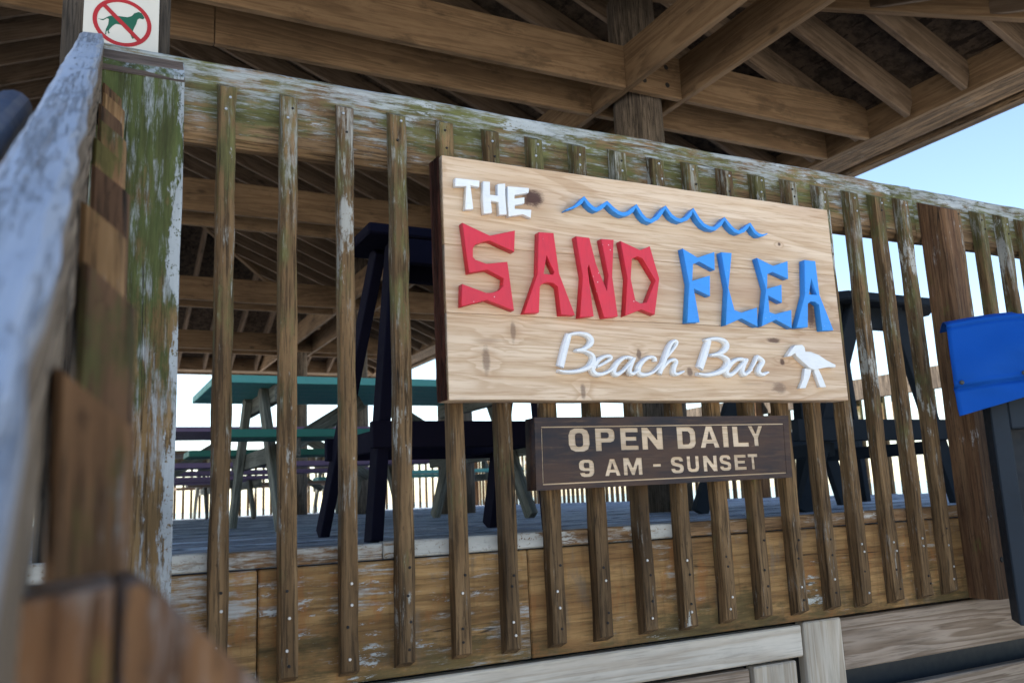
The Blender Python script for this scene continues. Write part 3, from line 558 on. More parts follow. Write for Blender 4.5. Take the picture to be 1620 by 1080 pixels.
# ------------------------------------------------------------------ main sign
LET = {'T':[[[0.7727,0.829],[0.8351,0.8304],[0.8337,0.8141],[0.8111,0.816],[0.8162,0.7576],[0.7944,0.7537],[0.8001,0.8125],[0.7713,0.8081]],[]],'H':[[[0.8446,0.8303],[0.8628,0.8313],[0.8614,0.7987],[0.8819,0.7991],[0.8825,0.8282],[0.9034,0.8324],[0.9027,0.7932],[0.9043,0.7545],[0.8839,0.7511],[0.8831,0.783],[0.863,0.7841],[0.8651,0.7542],[0.8431,0.7489],[0.8419,0.7892]],[]],'E':[[[0.9095,0.826],[0.9685,0.8294],[0.967,0.8169],[0.9276,0.8062],[0.9271,0.7969],[0.9547,0.8039],[0.9535,0.788],[0.9267,0.7805],[0.9266,0.7712],[0.9721,0.7737],[0.9694,0.7527],[0.9482,0.7595],[0.9089,0.7498]],[]],'S':[[[0.7838,0.7186],[0.8537,0.6944],[0.9212,0.7142],[0.9167,0.6607],[0.8521,0.6822],[0.8373,0.6787],[0.8142,0.6682],[0.8088,0.6582],[0.808,0.6385],[0.8138,0.6322],[0.8424,0.6249],[0.8972,0.6347],[0.9093,0.5169],[0.8398,0.5377],[0.7747,0.5187],[0.7779,0.5717],[0.8377,0.555],[0.854,0.5561],[0.8725,0.5635],[0.8829,0.5744],[0.8852,0.5933],[0.8436,0.6104],[0.7966,0.5991]],[]],'A':[[[0.9857,0.7167],[1.0278,0.7189],[1.0375,0.6165],[1.0759,0.5153],[1.0364,0.5141],[1.0316,0.5836],[1.0195,0.5915],[1.0021,0.5926],[0.9882,0.5874],[0.982,0.58],[0.9758,0.5157],[0.9356,0.5123],[0.9772,0.6109]],[[[1.0048,0.6607],[1.0243,0.6189],[1.02,0.6126],[0.9943,0.613]]]],'N':[[[1.0911,0.7166],[1.1308,0.717],[1.146,0.6498],[1.1731,0.5824],[1.1803,0.6235],[1.1654,0.7175],[1.2036,0.7191],[1.1919,0.6208],[1.2009,0.5192],[1.1597,0.5133],[1.1248,0.648],[1.12,0.6368],[1.1295,0.5159],[1.0896,0.5108],[1.1046,0.614]],[]],'D':[[[1.224,0.7178],[1.2833,0.6991],[1.315,0.7127],[1.3377,0.6266],[1.3145,0.5301],[1.2744,0.5417],[1.2231,0.522],[1.2378,0.6207]],[[[1.2559,0.6741],[1.2739,0.6813],[1.2889,0.677],[1.3253,0.6219],[1.2922,0.5612],[1.2723,0.5577],[1.2577,0.5641],[1.248,0.6197]]]],'F':[[[1.4214,0.7166],[1.4699,0.6958],[1.5291,0.7169],[1.525,0.6657],[1.4745,0.6849],[1.4524,0.676],[1.4454,0.6299],[1.5065,0.6494],[1.5008,0.5916],[1.448,0.6094],[1.4583,0.5187],[1.4169,0.5153],[1.4342,0.6207]],[]],'L':[[[1.5526,0.7183],[1.5897,0.7197],[1.5675,0.6188],[1.5812,0.5591],[1.6051,0.5527],[1.6623,0.5707],[1.6582,0.5164],[1.6033,0.537],[1.5461,0.5145],[1.5643,0.6166]],[]],'E2':[[[1.6798,0.7137],[1.7371,0.6954],[1.794,0.7143],[1.7891,0.6615],[1.7322,0.6775],[1.713,0.6698],[1.706,0.6268],[1.7618,0.643],[1.7564,0.5899],[1.7078,0.608],[1.7069,0.5607],[1.7269,0.5559],[1.7893,0.5717],[1.7837,0.5188],[1.7275,0.5399],[1.6735,0.5184],[1.7021,0.6245]],[]],'A2':[[[1.8603,0.7235],[1.9029,0.7238],[1.905,0.6231],[1.9455,0.5208],[1.9006,0.5177],[1.8989,0.5928],[1.8852,0.601],[1.8688,0.6012],[1.8558,0.5942],[1.8455,0.5248],[1.8021,0.521],[1.8481,0.6205]],[[[1.8796,0.6698],[1.8955,0.6225],[1.8635,0.6215]]]],'bird':[[[1.7582,0.438],[1.7835,0.4627],[1.7942,0.4712],[1.8211,0.4735],[1.8292,0.4666],[1.8302,0.4546],[1.8506,0.4545],[1.882,0.4464],[1.9074,0.4331],[1.9431,0.42],[1.9409,0.413],[1.9155,0.413],[1.8846,0.4081],[1.8568,0.4033],[1.8438,0.4069],[1.8145,0.426],[1.7944,0.442],[1.7912,0.4491],[1.7741,0.4397]],[]],'leg1':[[[1.8279,0.408],[1.8533,0.4052],[1.8431,0.3829],[1.8226,0.3515],[1.7997,0.3503],[1.8181,0.3764]],[]],'leg2':[[[1.8608,0.405],[1.8796,0.4079],[1.8898,0.3881],[1.9026,0.3562],[1.8784,0.355],[1.868,0.3875]],[]],'wave':[[1.0669,0.7822],[1.0962,0.7955],[1.1114,0.8077],[1.1226,0.8202],[1.1341,0.806],[1.146,0.7969],[1.1562,0.7937],[1.1693,0.7997],[1.1805,0.8085],[1.1904,0.8165],[1.2098,0.8006],[1.2243,0.7929],[1.2371,0.7906],[1.2548,0.7952],[1.2688,0.8056],[1.2809,0.8185],[1.2967,0.7954],[1.3092,0.7845],[1.3202,0.7827],[1.3245,0.7812],[1.3459,0.7932],[1.3611,0.8105],[1.3753,0.8258],[1.3927,0.8043],[1.4081,0.7963],[1.4219,0.7939],[1.4438,0.8022],[1.4569,0.8155],[1.4679,0.8299],[1.4844,0.8047],[1.4997,0.7905],[1.5183,0.7837],[1.5377,0.7834],[1.559,0.7989],[1.5757,0.8161],[1.5934,0.7965],[1.6072,0.7858],[1.6218,0.7821],[1.6404,0.7893],[1.6545,0.801],[1.6658,0.8104],[1.6813,0.7895],[1.6959,0.7819],[1.7089,0.782],[1.728,0.7889]],'st_B1':[[[1.063,0.4691,0.00569],[1.0489,0.4332,0.00669],[1.0345,0.3889,0.00669]],[[1.059,0.4675,0.00201],[1.0759,0.4715,0.00301],[1.094,0.4734,0.00334],[1.1139,0.4701,0.00468],[1.1253,0.4601,0.00602],[1.1216,0.4473,0.00535],[1.1034,0.4354,0.00334],[1.0791,0.4296,0.00268],[1.105,0.4292,0.00301],[1.1246,0.4205,0.00468],[1.1269,0.4066,0.00602],[1.1145,0.3912,0.00535],[1.0939,0.3823,0.00435],[1.0658,0.3771,0.00368],[1.0423,0.3765,0.00334],[1.0262,0.3794,0.00268]]],'st_e1':[[[1.1388,0.392,0.00234],[1.162,0.4025,0.00268],[1.1793,0.4129,0.00301],[1.1777,0.4195,0.00334],[1.1611,0.4179,0.00301],[1.1398,0.406,0.00468],[1.1243,0.3874,0.00602],[1.1303,0.375,0.00502],[1.1476,0.3734,0.00368],[1.1707,0.381,0.00301],[1.1927,0.3982,0.00234]]],'st_a1':[[[1.2497,0.4153,0.00301],[1.2342,0.419,0.00301],[1.2171,0.416,0.00334],[1.1972,0.4018,0.00468],[1.1854,0.3838,0.00569],[1.1929,0.3739,0.00435],[1.2124,0.3828,0.00301],[1.2351,0.403,0.00301],[1.2489,0.4167,0.00368],[1.239,0.3996,0.00435],[1.2326,0.3834,0.00468],[1.2414,0.3765,0.00368],[1.2638,0.3896,0.00234]]],'st_c1':[[[1.3141,0.4109,0.00368],[1.3131,0.4196,0.00334],[1.2989,0.4213,0.00301],[1.2785,0.4116,0.00401],[1.2611,0.3931,0.00569],[1.2628,0.3785,0.00502],[1.2819,0.3754,0.00368],[1.3064,0.3836,0.00268],[1.3253,0.3986,0.00234]]],'st_h1':[[[1.3182,0.393,0.00234],[1.3494,0.4212,0.00268],[1.379,0.4499,0.00301],[1.387,0.4632,0.00368],[1.3783,0.4662,0.00334],[1.3635,0.453,0.00468],[1.3448,0.4192,0.00535],[1.3244,0.3787,0.00502]],[[1.3309,0.3879,0.00268],[1.3551,0.4105,0.00301],[1.3736,0.4173,0.00334],[1.3807,0.4113,0.00401],[1.3715,0.3945,0.00468],[1.3703,0.3817,0.00468],[1.3836,0.3802,0.00301],[1.4009,0.3873,0.00201]]],'st_B2':[[[1.4944,0.4735,0.00638],[1.4762,0.435,0.00751],[1.4569,0.397,0.00751]],[[1.4788,0.4728,0.00225],[1.5019,0.4772,0.00338],[1.5258,0.4787,0.00375],[1.5469,0.4735,0.00525],[1.5539,0.4627,0.00675],[1.5457,0.4497,0.00563],[1.5238,0.4386,0.00375],[1.4948,0.433,0.003],[1.5257,0.4338,0.00338],[1.5487,0.4254,0.00525],[1.5509,0.4103,0.00675],[1.5358,0.3955,0.006],[1.5109,0.3857,0.00488],[1.4774,0.3796,0.00413],[1.4452,0.3818,0.003]]],'st_a2':[[[1.6175,0.4216,0.00338],[1.6024,0.4269,0.00338],[1.5799,0.4227,0.00375],[1.559,0.4094,0.00525],[1.544,0.3919,0.00638],[1.5524,0.3815,0.00488],[1.5736,0.3897,0.00338],[1.6006,0.4118,0.00338],[1.618,0.4255,0.00413],[1.6062,0.4089,0.00488],[1.5982,0.3915,0.00525],[1.6072,0.3844,0.00413],[1.631,0.3981,0.00263]]],'st_r2':[[[1.6198,0.3871,0.00263],[1.6429,0.4139,0.003],[1.655,0.4314,0.00338],[1.6604,0.4339,0.0045],[1.6766,0.4228,0.00488],[1.6635,0.406,0.00525],[1.6568,0.3931,0.00525],[1.6695,0.386,0.00413],[1.6906,0.3928,0.00225]]],'glyphs':[['O',1.0603,1.1203,0.1876,0.2434],['P',1.1364,1.1937,0.1882,0.2432],['E',1.2099,1.2637,0.1893,0.2439],['N',1.2744,1.3395,0.1897,0.2446],['D',1.3841,1.4448,0.1904,0.2462],['A',1.4582,1.5225,0.1917,0.2479],['I',1.5344,1.5541,0.1924,0.2478],['L',1.5686,1.6234,0.1932,0.2468],['Y',1.6236,1.6764,0.1944,0.2481],['9',1.0854,1.129,0.1267,0.1678],['A',1.1584,1.2045,0.1272,0.1677],['M',1.2135,1.2702,0.1277,0.1696],['-',1.3025,1.3279,0.1463,0.1529],['S',1.3581,1.3998,0.1285,0.1698],['U',1.4096,1.4493,0.1303,0.1707],['N',1.4626,1.509,0.1307,0.1711],['S',1.5168,1.5565,0.1313,0.1717],['E',1.5668,1.6085,0.1319,0.1717],['T',1.614,1.6492,0.1328,0.173]],'knots':[[0.9909,0.8285],[0.8349,0.3918],[0.8952,0.4615],[1.0699,0.3295],[1.2627,0.4296],[1.1995,0.3793],[1.6787,0.4624],[1.9363,0.6232],[1.7747,0.4302],[1.7161,0.34],[1.7485,0.7779],[1.4031,0.3963]]}
SF = -0.103
sgn = thing('bar_sign', (SX, -0.07, SZ), label='large pale cedar sign reading THE SAND FLEA Beach Bar in raised letters', cat='sign')
def zl(x, za, zb): return za+(zb-za)*(x-0.745)/(1.998-0.745)
seams = [(0.3060, 0.3206), (0.5075, 0.5235), (0.6700, 0.6925), (0.8880, 0.8978)]
for k in range(3):
    lo, hi = seams[k], seams[k+1]
    top, bot = [], []
    for i in range(15):
        x = 0.7465+(1.9985-0.7465)*i/14
        jt = random.uniform(-.0012, .0012) if k == 2 and 0 < i < 14 else 0; jb = random.uniform(-.0015, .001) if k == 0 and 0 < i < 14 else 0
        bot.append((x-SX, zl(x, *lo)+0.0004+jb-SZ)); top.append((x-SX, zl(x, *hi)-0.0004+jt-SZ))
    me = prism(bot+top[::-1], [], SF+0.07, -0.0395+0.07, M_cedar, 0.0012)
    link('plank', me, None, sgn, (SX, -0.07, SZ))
# bark-covered raw ends
def bark(name, x0, x1, zlo, zhi):
    bm = bmesh.new(); rows = []; n = 22; m_ = 7
    for i in range(n+1):
        z = zlo+(zhi-zlo)*i/n; row = []
        for j in range(m_+1):
            y = SF+0.002+(-0.041-SF)*j/m_
            row.append(bm.verts.new((x0-0.003-random.uniform(0, .0045)*(1 if 0 < j < m_ else .3)+(x1-x0)*i/n, y, z)))
        rows.append(row)
    for i in range(n):
        for j in range(m_): bm.faces.new((rows[i][j], rows[i+1][j], rows[i+1][j+1], rows[i][j+1]))
    bmesh.ops.solidify(bm, geom=bm.faces[:], thickness=0.004)
    me = mesh_bm(bm); me.materials.append(M_bark); c = recentre(me); link(name, me, None, sgn, c)
bark('bark_edge', 0.7465, 0.7425, 0.3065, 0.8875); bark('bark_edge', 2.006, 2.0035, 0.321, 0.897)
LB = dict(T=M_white, H=M_white, E=M_white, S=M_red, A=M_red, N=M_red, D=M_red, F=M_blue, L=M_blue, E2=M_blue, A2=M_blue)
for k, mt in LB.items():
    o, hs = LET[k]
    flat('letter', o, hs, SF-(0.016 if mt is M_white else 0.022), SF-0.0003, mt, sgn, 0.0012)
def ribbon(pts, hw):
    """thickened wavy line as a closed outline"""
    P = [Vector((x, z)) for x, z in pts]; L_, R2 = [], []
    n = len(P)
    for i in range(n):
        d = (P[min(i+1, n-1)]-P[max(i-1, 0)]).normalized(); nn = Vector((-d.y, d.x))
        w = hw*min(1.0, 0.25+i/3.0, 0.25+(n-1-i)/3.0)
        L_.append(tuple(P[i]+nn*w)); R2.append(tuple(P[i]-nn*w))
    return L_+R2[::-1]
flat('wave_ornament', ribbon(LET['wave'], 0.0052), [], SF-0.022, SF-0.0003, M_blue, sgn, 0.0006)
def cr(pts, sub=6):
    out = []
    for i in range(len(pts)-1):
        p = [Vector(pts[max(0, min(len(pts)-1, i+k))]) for k in (-1, 0, 1, 2)]
        for s in range(sub):
            t = s/sub
            out.append(0.5*((2*p[1])+(-p[0]+p[2])*t+(2*p[0]-5*p[1]+4*p[2]-p[3])*t*t+(-p[0]+3*p[1]-3*p[2]+p[3])*t**3))
    out.append(Vector(pts[-1])); return out
def script_letter(strokes):
    bm = bmesh.new()
    for si, st in enumerate(strokes):
        q = cr(st); rows = []
        for i, p in enumerate(q):
            lift = 0.0006*si+0.000035*i
            a, b = q[max(i-1, 0)], q[min(i+1, len(q)-1)]; d = Vector((b.x-a.x, b.y-a.y)); d = d.normalized() if d.length > 1e-6 else Vector((1, 0)); nn = Vector((-d.y, d.x)); w = max(p.z*1.38, .0016)
            row = []
            for s, y in ((-1, SF-0.0003), (-1, SF-0.0095), (-0.5, SF-0.0135-lift), (0.5, SF-0.0135-lift), (1, SF-0.0095), (1, SF-0.0003)):
                row.append(bm.verts.new((p.x+nn.x*w*s, y, p.y+nn.y*w*s)))
            rows.append(row)
        for i in range(len(rows)-1):
            for k in range(5): bm.faces.new((rows[i][k], rows[i][k+1], rows[i+1][k+1], rows[i+1][k]))
        bm.faces.new(rows[0]); bm.faces.new(rows[-1][::-1])
    me = mesh_bm(bm); me.materials.append(M_white); return me
for k in ('B1', 'e1', 'a1', 'c1', 'h1', 'B2', 'a2', 'r2'):
    me = script_letter(LET['st_'+k]); c = recentre(me); link('script_letter', me, None, sgn, c)
o, hs = LET['bird']
bd = flat('bird_cutout', o, [], SF-0.018, SF-0.0003, M_white, sgn, 0.001)
for k in ('leg1', 'leg2'): flat('bird_leg', LET[k][0], [], SF-0.012, SF-0.0003, M_white, bd, 0.0008)

# ------------------------------------------------------------------ opening hours sign
SB = -0.088
os_ = thing('hours_sign', (1.367, -0.065, 0.187), label='small dark burnt-wood sign reading OPEN DAILY 9 AM - SUNSET', cat='sign')
def glyph(ch):
    """outline loops in a unit box"""
    def rr(x0, x1, y0, y1, c): return [(x0+c, y0), (x1-c, y0), (x1-c*.3, y0+c*.3), (x1, y0+c), (x1, y1-c), (x1-c*.3, y1-c*.3), (x1-c, y1), (x0+c, y1), (x0+c*.3, y1-c*.3), (x0, y1-c), (x0, y0+c), (x0+c*.3, y0+c*.3)]
    s = .31; b = .2
    if ch == 'O': return [rr(0, 1, 0, 1, .3), rr(.33, .67, .2, .8, .12)]
    if ch == 'P': return [[(0, 0), (s, 0), (s, .37), (.75, .37), (.93, .43), (1, .55), (1, .83), (.93, .94), (.75, 1), (0, 1)], [(s, .56), (.6, .56), (.68, .62), (.68, .77), (.6, .82), (s, .82)]]
    if ch == 'E': return [[(0, 0), (1, 0), (1, b), (s, b), (s, .42), (.9, .42), (.9, .6), (s, .6), (s, .81), (1, .81), (1, 1), (0, 1)]]
    if ch == 'N': return [[(0, 0), (.28, 0), (.28, .58), (.70, 0), (1, 0), (1, 1), (.72, 1), (.72, .44), (.30, 1), (0, 1)]]
    if ch == 'D': return [[(0, 0), (.7, 0), (.9, .07), (1, .25), (1, .75), (.9, .93), (.7, 1), (0, 1)], [(s, .2), (.58, .2), (.68, .3), (.68, .7), (.58, .8), (s, .8)]]
    if ch == 'A': return [[(0, 0), (.27, 0), (.33, .2), (.67, .2), (.73, 0), (1, 0), (.66, 1), (.34, 1)], [(.39, .38), (.61, .38), (.5, .76)]]
    if ch == 'I': return [[(0, 0), (1, 0), (1, 1), (0, 1)]]
    if ch == 'L': return [[(0, 0), (1, 0), (1, b), (.36, b), (.36, 1), (0, 1)]]
    if ch == 'Y': return [[(.35, 0), (.65, 0), (.65, .4), (1, 1), (.70, 1), (.5, .62), (.30, 1), (0, 1), (.35, .4)]]
    if ch == 'M': return [[(0, 0), (.22, 0), (.22, .6), (.42, 0), (.58, 0), (.78, .6), (.78, 0), (1, 0), (1, 1), (.70, 1), (.5, .42), (.30, 1), (0, 1)]]
    if ch == '-': return [[(0, 0), (1, 0), (1, 1), (0, 1)]]
    if ch == 'T': return [[(.35, 0), (.65, 0), (.65, .8), (1, .8), (1, 1), (0, 1), (0, .8), (.35, .8)]]
    if ch == 'U': return [[(0, .26), (.09, .07), (.28, 0), (.72, 0), (.91, .07), (1, .26), (1, 1), (.69, 1), (.69, .28), (.6, .19), (.4, .19), (.31, .28), (.31, 1), (0, 1)]]
    if ch == '9': return [[(.03, .22), (.12, .06), (.3, 0), (.7, 0), (.9, .07), (1, .25), (1, .75), (.9, .93), (.7, 1), (.3, 1), (.1, .93), (0, .78), (0, .52), (.1, .4), (.3, .34), (.66, .34), (.66, .24), (.6, .18), (.4, .18), (.36, .25)], [(.34, .58), (.4, .51), (.66, .51), (.66, .76), (.6, .82), (.4, .82), (.34, .76)]]
    if ch == 'S': return [[(0, .28), (.03, .14), (.14, .04), (.3, 0), (.7, 0), (.86, .04), (.97, .14), (1, .28), (.98, .42), (.86, .54), (.36, .66), (.31, .74), (.4, .82), (.6, .82), (.68, .72), (.98, .72), (.95, .88), (.84, .97), (.7, 1), (.3, 1), (.14, .96), (.04, .87), (0, .73), (.03, .58), (.14, .48), (.64, .36), (.69, .27), (.6, .18), (.4, .18), (.32, .28)]]
def pl(loop, g): return [(g[1]+x*(g[2]-g[1]), g[3]+y*(g[4]-g[3])) for x, y in loop]
corner = [(0.966, 0.0985), (1.766, 0.1068), (1.7735, 0.2770), (0.9695, 0.2695)]
letters_ = [(g, [pl(l, g) for l in glyph(g[0])]) for g in LET['glyphs']]
# thin border groove: four slots
def lerp(a, b, t): return a+(b-a)*t
def bpt(u, v):
    ax = lerp(corner[0][0], corner[1][0], u); az = lerp(corner[0][1], corner[1][1], u); cx = lerp(corner[3][0], corner[2][0], u); cz = lerp(corner[3][1], corner[2][1], u)
    return (lerp(ax, cx, v), lerp(az, cz, v))
grooves = [[bpt(.022, .855), bpt(.975, .855), bpt(.975, .872), bpt(.022, .872)], [bpt(.022, .070), bpt(.975, .070), bpt(.975, .088), bpt(.022, .088)],
           [bpt(.022, .10), bpt(.0255, .10), bpt(.0255, .843), bpt(.022, .843)], [bpt(.9735, .10), bpt(.976, .10), bpt(.976, .843), bpt(.9735, .843)]]
face = prism(corner, [l for _, ls in letters_ for l in ls]+grooves, SB+0.065, SB+0.0035+0.065, M_burnt)
for v in face.vertices: v.co.x -= 1.367; v.co.z -= 0.187
link('burnt_face', face, None, os_, (1.367, -0.065, 0.187))
back = [(corner[0][0]+.0004, corner[0][1]+.0004), (corner[1][0]-.0004, corner[1][1]+.0004), (corner[2][0]-.0004, corner[2][1]-.0004), (corner[3][0]+.0004, corner[3][1]-.0004)]
bb = prism(back, [], SB+0.0042+0.065, -0.0395+0.065, M_burnt)
for v in bb.vertices: v.co.x -= 1.367; v.co.z -= 0.187
link('board', bb, None, os_, (1.367, -0.065, 0.187))
for g, ls in letters_: flat('routed_letter', ls[0], ls[1:], SB+0.0022, SB+0.0040, M_routed, os_)
for gq in grooves: flat('border_groove', gq, [], SB+0.0022, SB+0.0040, M_routed, os_)

# ------------------------------------------------------------------ no-dogs sign on its timber
tim = box('timber_post', -0.066, 0.160, 0.12, 0.30, DZ, 2.30, M_timber, None, 0.01, label='dark square timber post behind the railing corner carrying a no-dogs sign', cat='post')
nd = thing('prohibition_sign', (0.055, 0.11, 1.05), label='white no-dogs sign with red ring and green dog above the railing corner', cat='sign')
flat('panel', [(-0.023, 1.03), (0.1345, 1.03), (0.1335, 1.31), (-0.0235, 1.31)], [], 0.111, 0.117, M_panelw, nd, 0.001)
cx, cz = 0.0566, 1.1895
ring = [[(cx+r*rx*math.cos(a*math.pi/24), cz+r*math.sin(a*math.pi/24)) for a in range(48)] for r, rx in ((0.0585, 1.05), (0.0500, 1.05))]
flat('ring', ring[0], [ring[1]], 0.1098, 0.1112, M_ring, nd)
dog = [(0.0058,1.188),(0.0165,1.189),(0.0281,1.1989),(0.0364,1.2029),(0.0497,1.204),(0.0668,1.205),(0.0753,1.2099),(0.0812,1.2186),(0.0897,1.2235),(0.0959,1.222),(0.1025,1.2117),(0.1001,1.2076),(0.0914,1.2077),(0.0878,1.2039),(0.0857,1.1932),(0.0805,1.1788),(0.0775,1.165),(0.082,1.1558),(0.0783,1.1541),(0.0735,1.1656),(0.0726,1.1785),(0.0602,1.183),(0.0432,1.1835),(0.0362,1.1762),(0.0305,1.1676),(0.029,1.1624),(0.0316,1.1578),(0.0285,1.156),(0.0265,1.1639),(0.0243,1.1596),(0.0245,1.1534),(0.0222,1.1528),(0.0231,1.166),(0.0277,1.1786),(0.0284,1.1918),(0.0247,1.1932),(0.0166,1.1862)]
flat('dog_silhouette', dog, [], 0.1104, 0.1113, M_dog, nd)
flat('slash', [(0.0130, 1.2225), (0.0195, 1.2290), (0.0975, 1.1545), (0.0905, 1.1485)], [], 0.1096, 0.1111, M_ring, nd)

# ------------------------------------------------------------------ pavilion roof over the deck
BZ = 2.31; PITCH = 0.42
pav = thing('pavilion', (0, 6.4, DZ), label='open timber pavilion roof on round piles above the deck', cat='pavilion')
EX, EY0, EY1 = 4.6, 0.25, 12.5
rows = [2.0, 4.88, 7.81, 10.75]
for x in (-2.885, 2.885):
    for yy in rows:
        h = BZ+PITCH*(EX-2.885) - 0.05 - DZ
        link('pile', cyl_me(0.152, 0.140, h, M_pile, 22, 0.025, 8), M_pile, pav, (x, yy, DZ))
H = 0.255
for yy in rows:
    for dy, in ((-0.185,), (0.175,)):
        for a, b in ((-EX, -3.10), (-3.06, -2.712), (-2.672, 0.52), (0.524, 2.672), (2.712, 3.06), (3.10, EX)) if yy < 3 and dy > 0 else ((-EX, -3.10), (-3.06, -2.712), (-2.672, 2.672), (2.712, 3.06), (3.10, EX)):
            beam('cross_beam', (a, yy+dy, BZ+H/2), (b, yy+dy, BZ+H/2), 0.04, H, M_roofX, pav)
for x in (-3.08, -2.692, 2.692, 3.08):
    beam('long_beam', (x, EY0, BZ+H/2), (x, 6.3, BZ+H/2), 0.04, H, M_roofX, pav)
    beam('long_beam', (x, 6.303, BZ+H/2), (x, EY1, BZ+H/2), 0.04, H, M_roofX, pav)
BOLT = screw_me(0.016, M_hole)
for yy in rows[:2]:
    for x in (2.80, 2.96, -2.80, -2.96):
        for dz in (0.07, 0.18): link('bolt', BOLT, None, pav, (x, yy-0.2065, BZ+dz))
RD = 0.185
def rafter(p, q): # bottom edge from eave p to top q
    d = Vector((0, 0, RD/2)); beam('rafter', Vector(p)+d, Vector(q)+d, 0.04, RD, M_raft, pav)
yy = 0.69
while yy < EY1-0.2:
    run = min(yy-EY0, EY1-yy, EX)-0.03
    if run > 0.15:
        for s in (-1, 1): rafter((s*EX, yy, BZ), (s*(EX-run), yy, BZ+PITCH*run))
    yy += 0.392
xx = -4.2
while xx < 4.3:
    run = EX-abs(xx)-0.03
    if run > 0.15:
        rafter((xx, EY0, BZ), (xx, EY0+run, BZ+PITCH*run)); rafter((xx, EY1, BZ), (xx, EY1-run, BZ+PITCH*run))
    xx += 0.40
for s in (-1, 1):
    for y0, dy in ((EY0, 1), (EY1, -1)):
        d = Vector((0, 0, 0.09))
        beam('hip_rafter', Vector((s*EX, y0, BZ))+d, Vector((s*0.03, y0+dy*(EX-0.03), BZ+PITCH*(EX-0.03)))+d, 0.05, 0.23, M_roofX, pav)
beam('ridge_beam', (0, EY0+EX, BZ+PITCH*EX+0.08), (0, EY1-EX, BZ+PITCH*EX+0.08), 0.05, 0.25, M_roofX, pav)
# rim, eave board and drip board on all four sides
for s in (-1, 1):
    beam('rim_beam', (s*(EX+0.022), EY0-.04, BZ+0.10), (s*(EX+0.022), EY1+.04, BZ+0.10), 0.04, 0.20, M_roofX, pav)
    beam('eave_board', (s*(EX+0.17), EY0-.28, BZ+0.015), (s*(EX+0.17), EY1+.28, BZ+0.015), 0.25, 0.028, M_eave, pav)
    beam('drip_board', (s*(EX+0.39), EY0-.44, BZ+0.02), (s*(EX+0.39), EY1+.44, BZ+0.02), 0.09, 0.08, M_eave, pav)
for y0, s in ((EY0, -1), (EY1, 1)):
    beam('rim_beam', (-EX, y0+s*0.022, BZ+0.10), (EX, y0+s*0.022, BZ+0.10), 0.04, 0.20, M_roofX, pav)
    beam('eave_board', (-EX-.02, y0+s*0.17, BZ+0.017), (EX+.02, y0+s*0.17, BZ+0.017), 0.25, 0.028, M_eave, pav)
    beam('drip_board', (-EX-.33, y0+s*0.39, BZ+0.022), (EX+.33, y0+s*0.39, BZ+0.022), 0.09, 0.08, M_eave, pav)
O = 0.45; zb = BZ+RD*1.085+0.004
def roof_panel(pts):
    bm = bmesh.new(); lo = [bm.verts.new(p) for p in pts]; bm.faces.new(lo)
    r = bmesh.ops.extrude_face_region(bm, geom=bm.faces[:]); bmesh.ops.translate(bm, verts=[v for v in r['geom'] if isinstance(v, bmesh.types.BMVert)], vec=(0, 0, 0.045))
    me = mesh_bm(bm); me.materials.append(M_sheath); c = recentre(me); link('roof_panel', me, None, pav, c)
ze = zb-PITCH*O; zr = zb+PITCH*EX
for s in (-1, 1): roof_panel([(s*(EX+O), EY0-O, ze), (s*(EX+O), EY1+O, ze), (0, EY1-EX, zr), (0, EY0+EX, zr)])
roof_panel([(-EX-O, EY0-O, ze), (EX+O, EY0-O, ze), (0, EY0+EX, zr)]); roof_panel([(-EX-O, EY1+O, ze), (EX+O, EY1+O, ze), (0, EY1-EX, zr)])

# ------------------------------------------------------------------ tables
def picnic(cx, cy, L, mt, mb, label, rz=0.0):
    t = thing('picnic_table', (cx, cy, DZ), label=label, cat='picnic table', group='picnic tables on the deck')
    P = []
    for k in range(6): P.append(box('top_plank', cx-L/2, cx+L/2, cy-0.47+k*0.158, cy-0.47+k*0.158+0.150, 0.722, 0.762, mt, t))
    for s in (-1, 1):
        for k in range(2):
            yy = cy+s*(0.80-k*0.148)
            box('bench_plank', cx-L/2, cx+L/2, yy-0.07, yy+0.07, 0.412, 0.450, mb, t)
    for ex in (-1, 1):
        xl = cx+ex*(L/2-0.28)
        for s in (-1, 1):
            beam('leg', (xl, cy+s*0.72, DZ), (xl, cy+s*0.22, 0.722), 0.04, 0.09, M_grey, t, upv=(0, 1, 0))
        beam('seat_bearer', (xl+0.041, cy-0.86, 0.365), (xl+0.041, cy+0.86, 0.365), 0.04, 0.09, M_grey, t)
        beam('top_bearer', (xl-0.041*ex, cy-0.44, 0.676), (xl-0.041*ex, cy+0.44, 0.676), 0.04, 0.09, M_grey, t)
        beam('brace', (xl-ex*0.05, cy, 0.34), (xl-ex*0.62, cy, 0.69), 0.04, 0.09, M_grey, t)
    return t
picnic(1.58, 3.10, 1.92, M_teal, M_green, 'teal picnic table nearest the railing with green benches')
picnic(1.55, 6.0, 2.5, M_purple, M_purple, 'purple picnic table behind the teal one')
picnic(0.9, 8.9, 2.4, M_brownp, M_purple, 'brown-topped picnic table with purple benches behind the purple table')
picnic(3.9, 8.6, 2.2, M_green, M_teal, 'green picnic table far back beside a round pile')
picnic(2.6, 11.6, 2.4, M_brownp, M_brownp, 'brown picnic table farthest back near the beach railing')

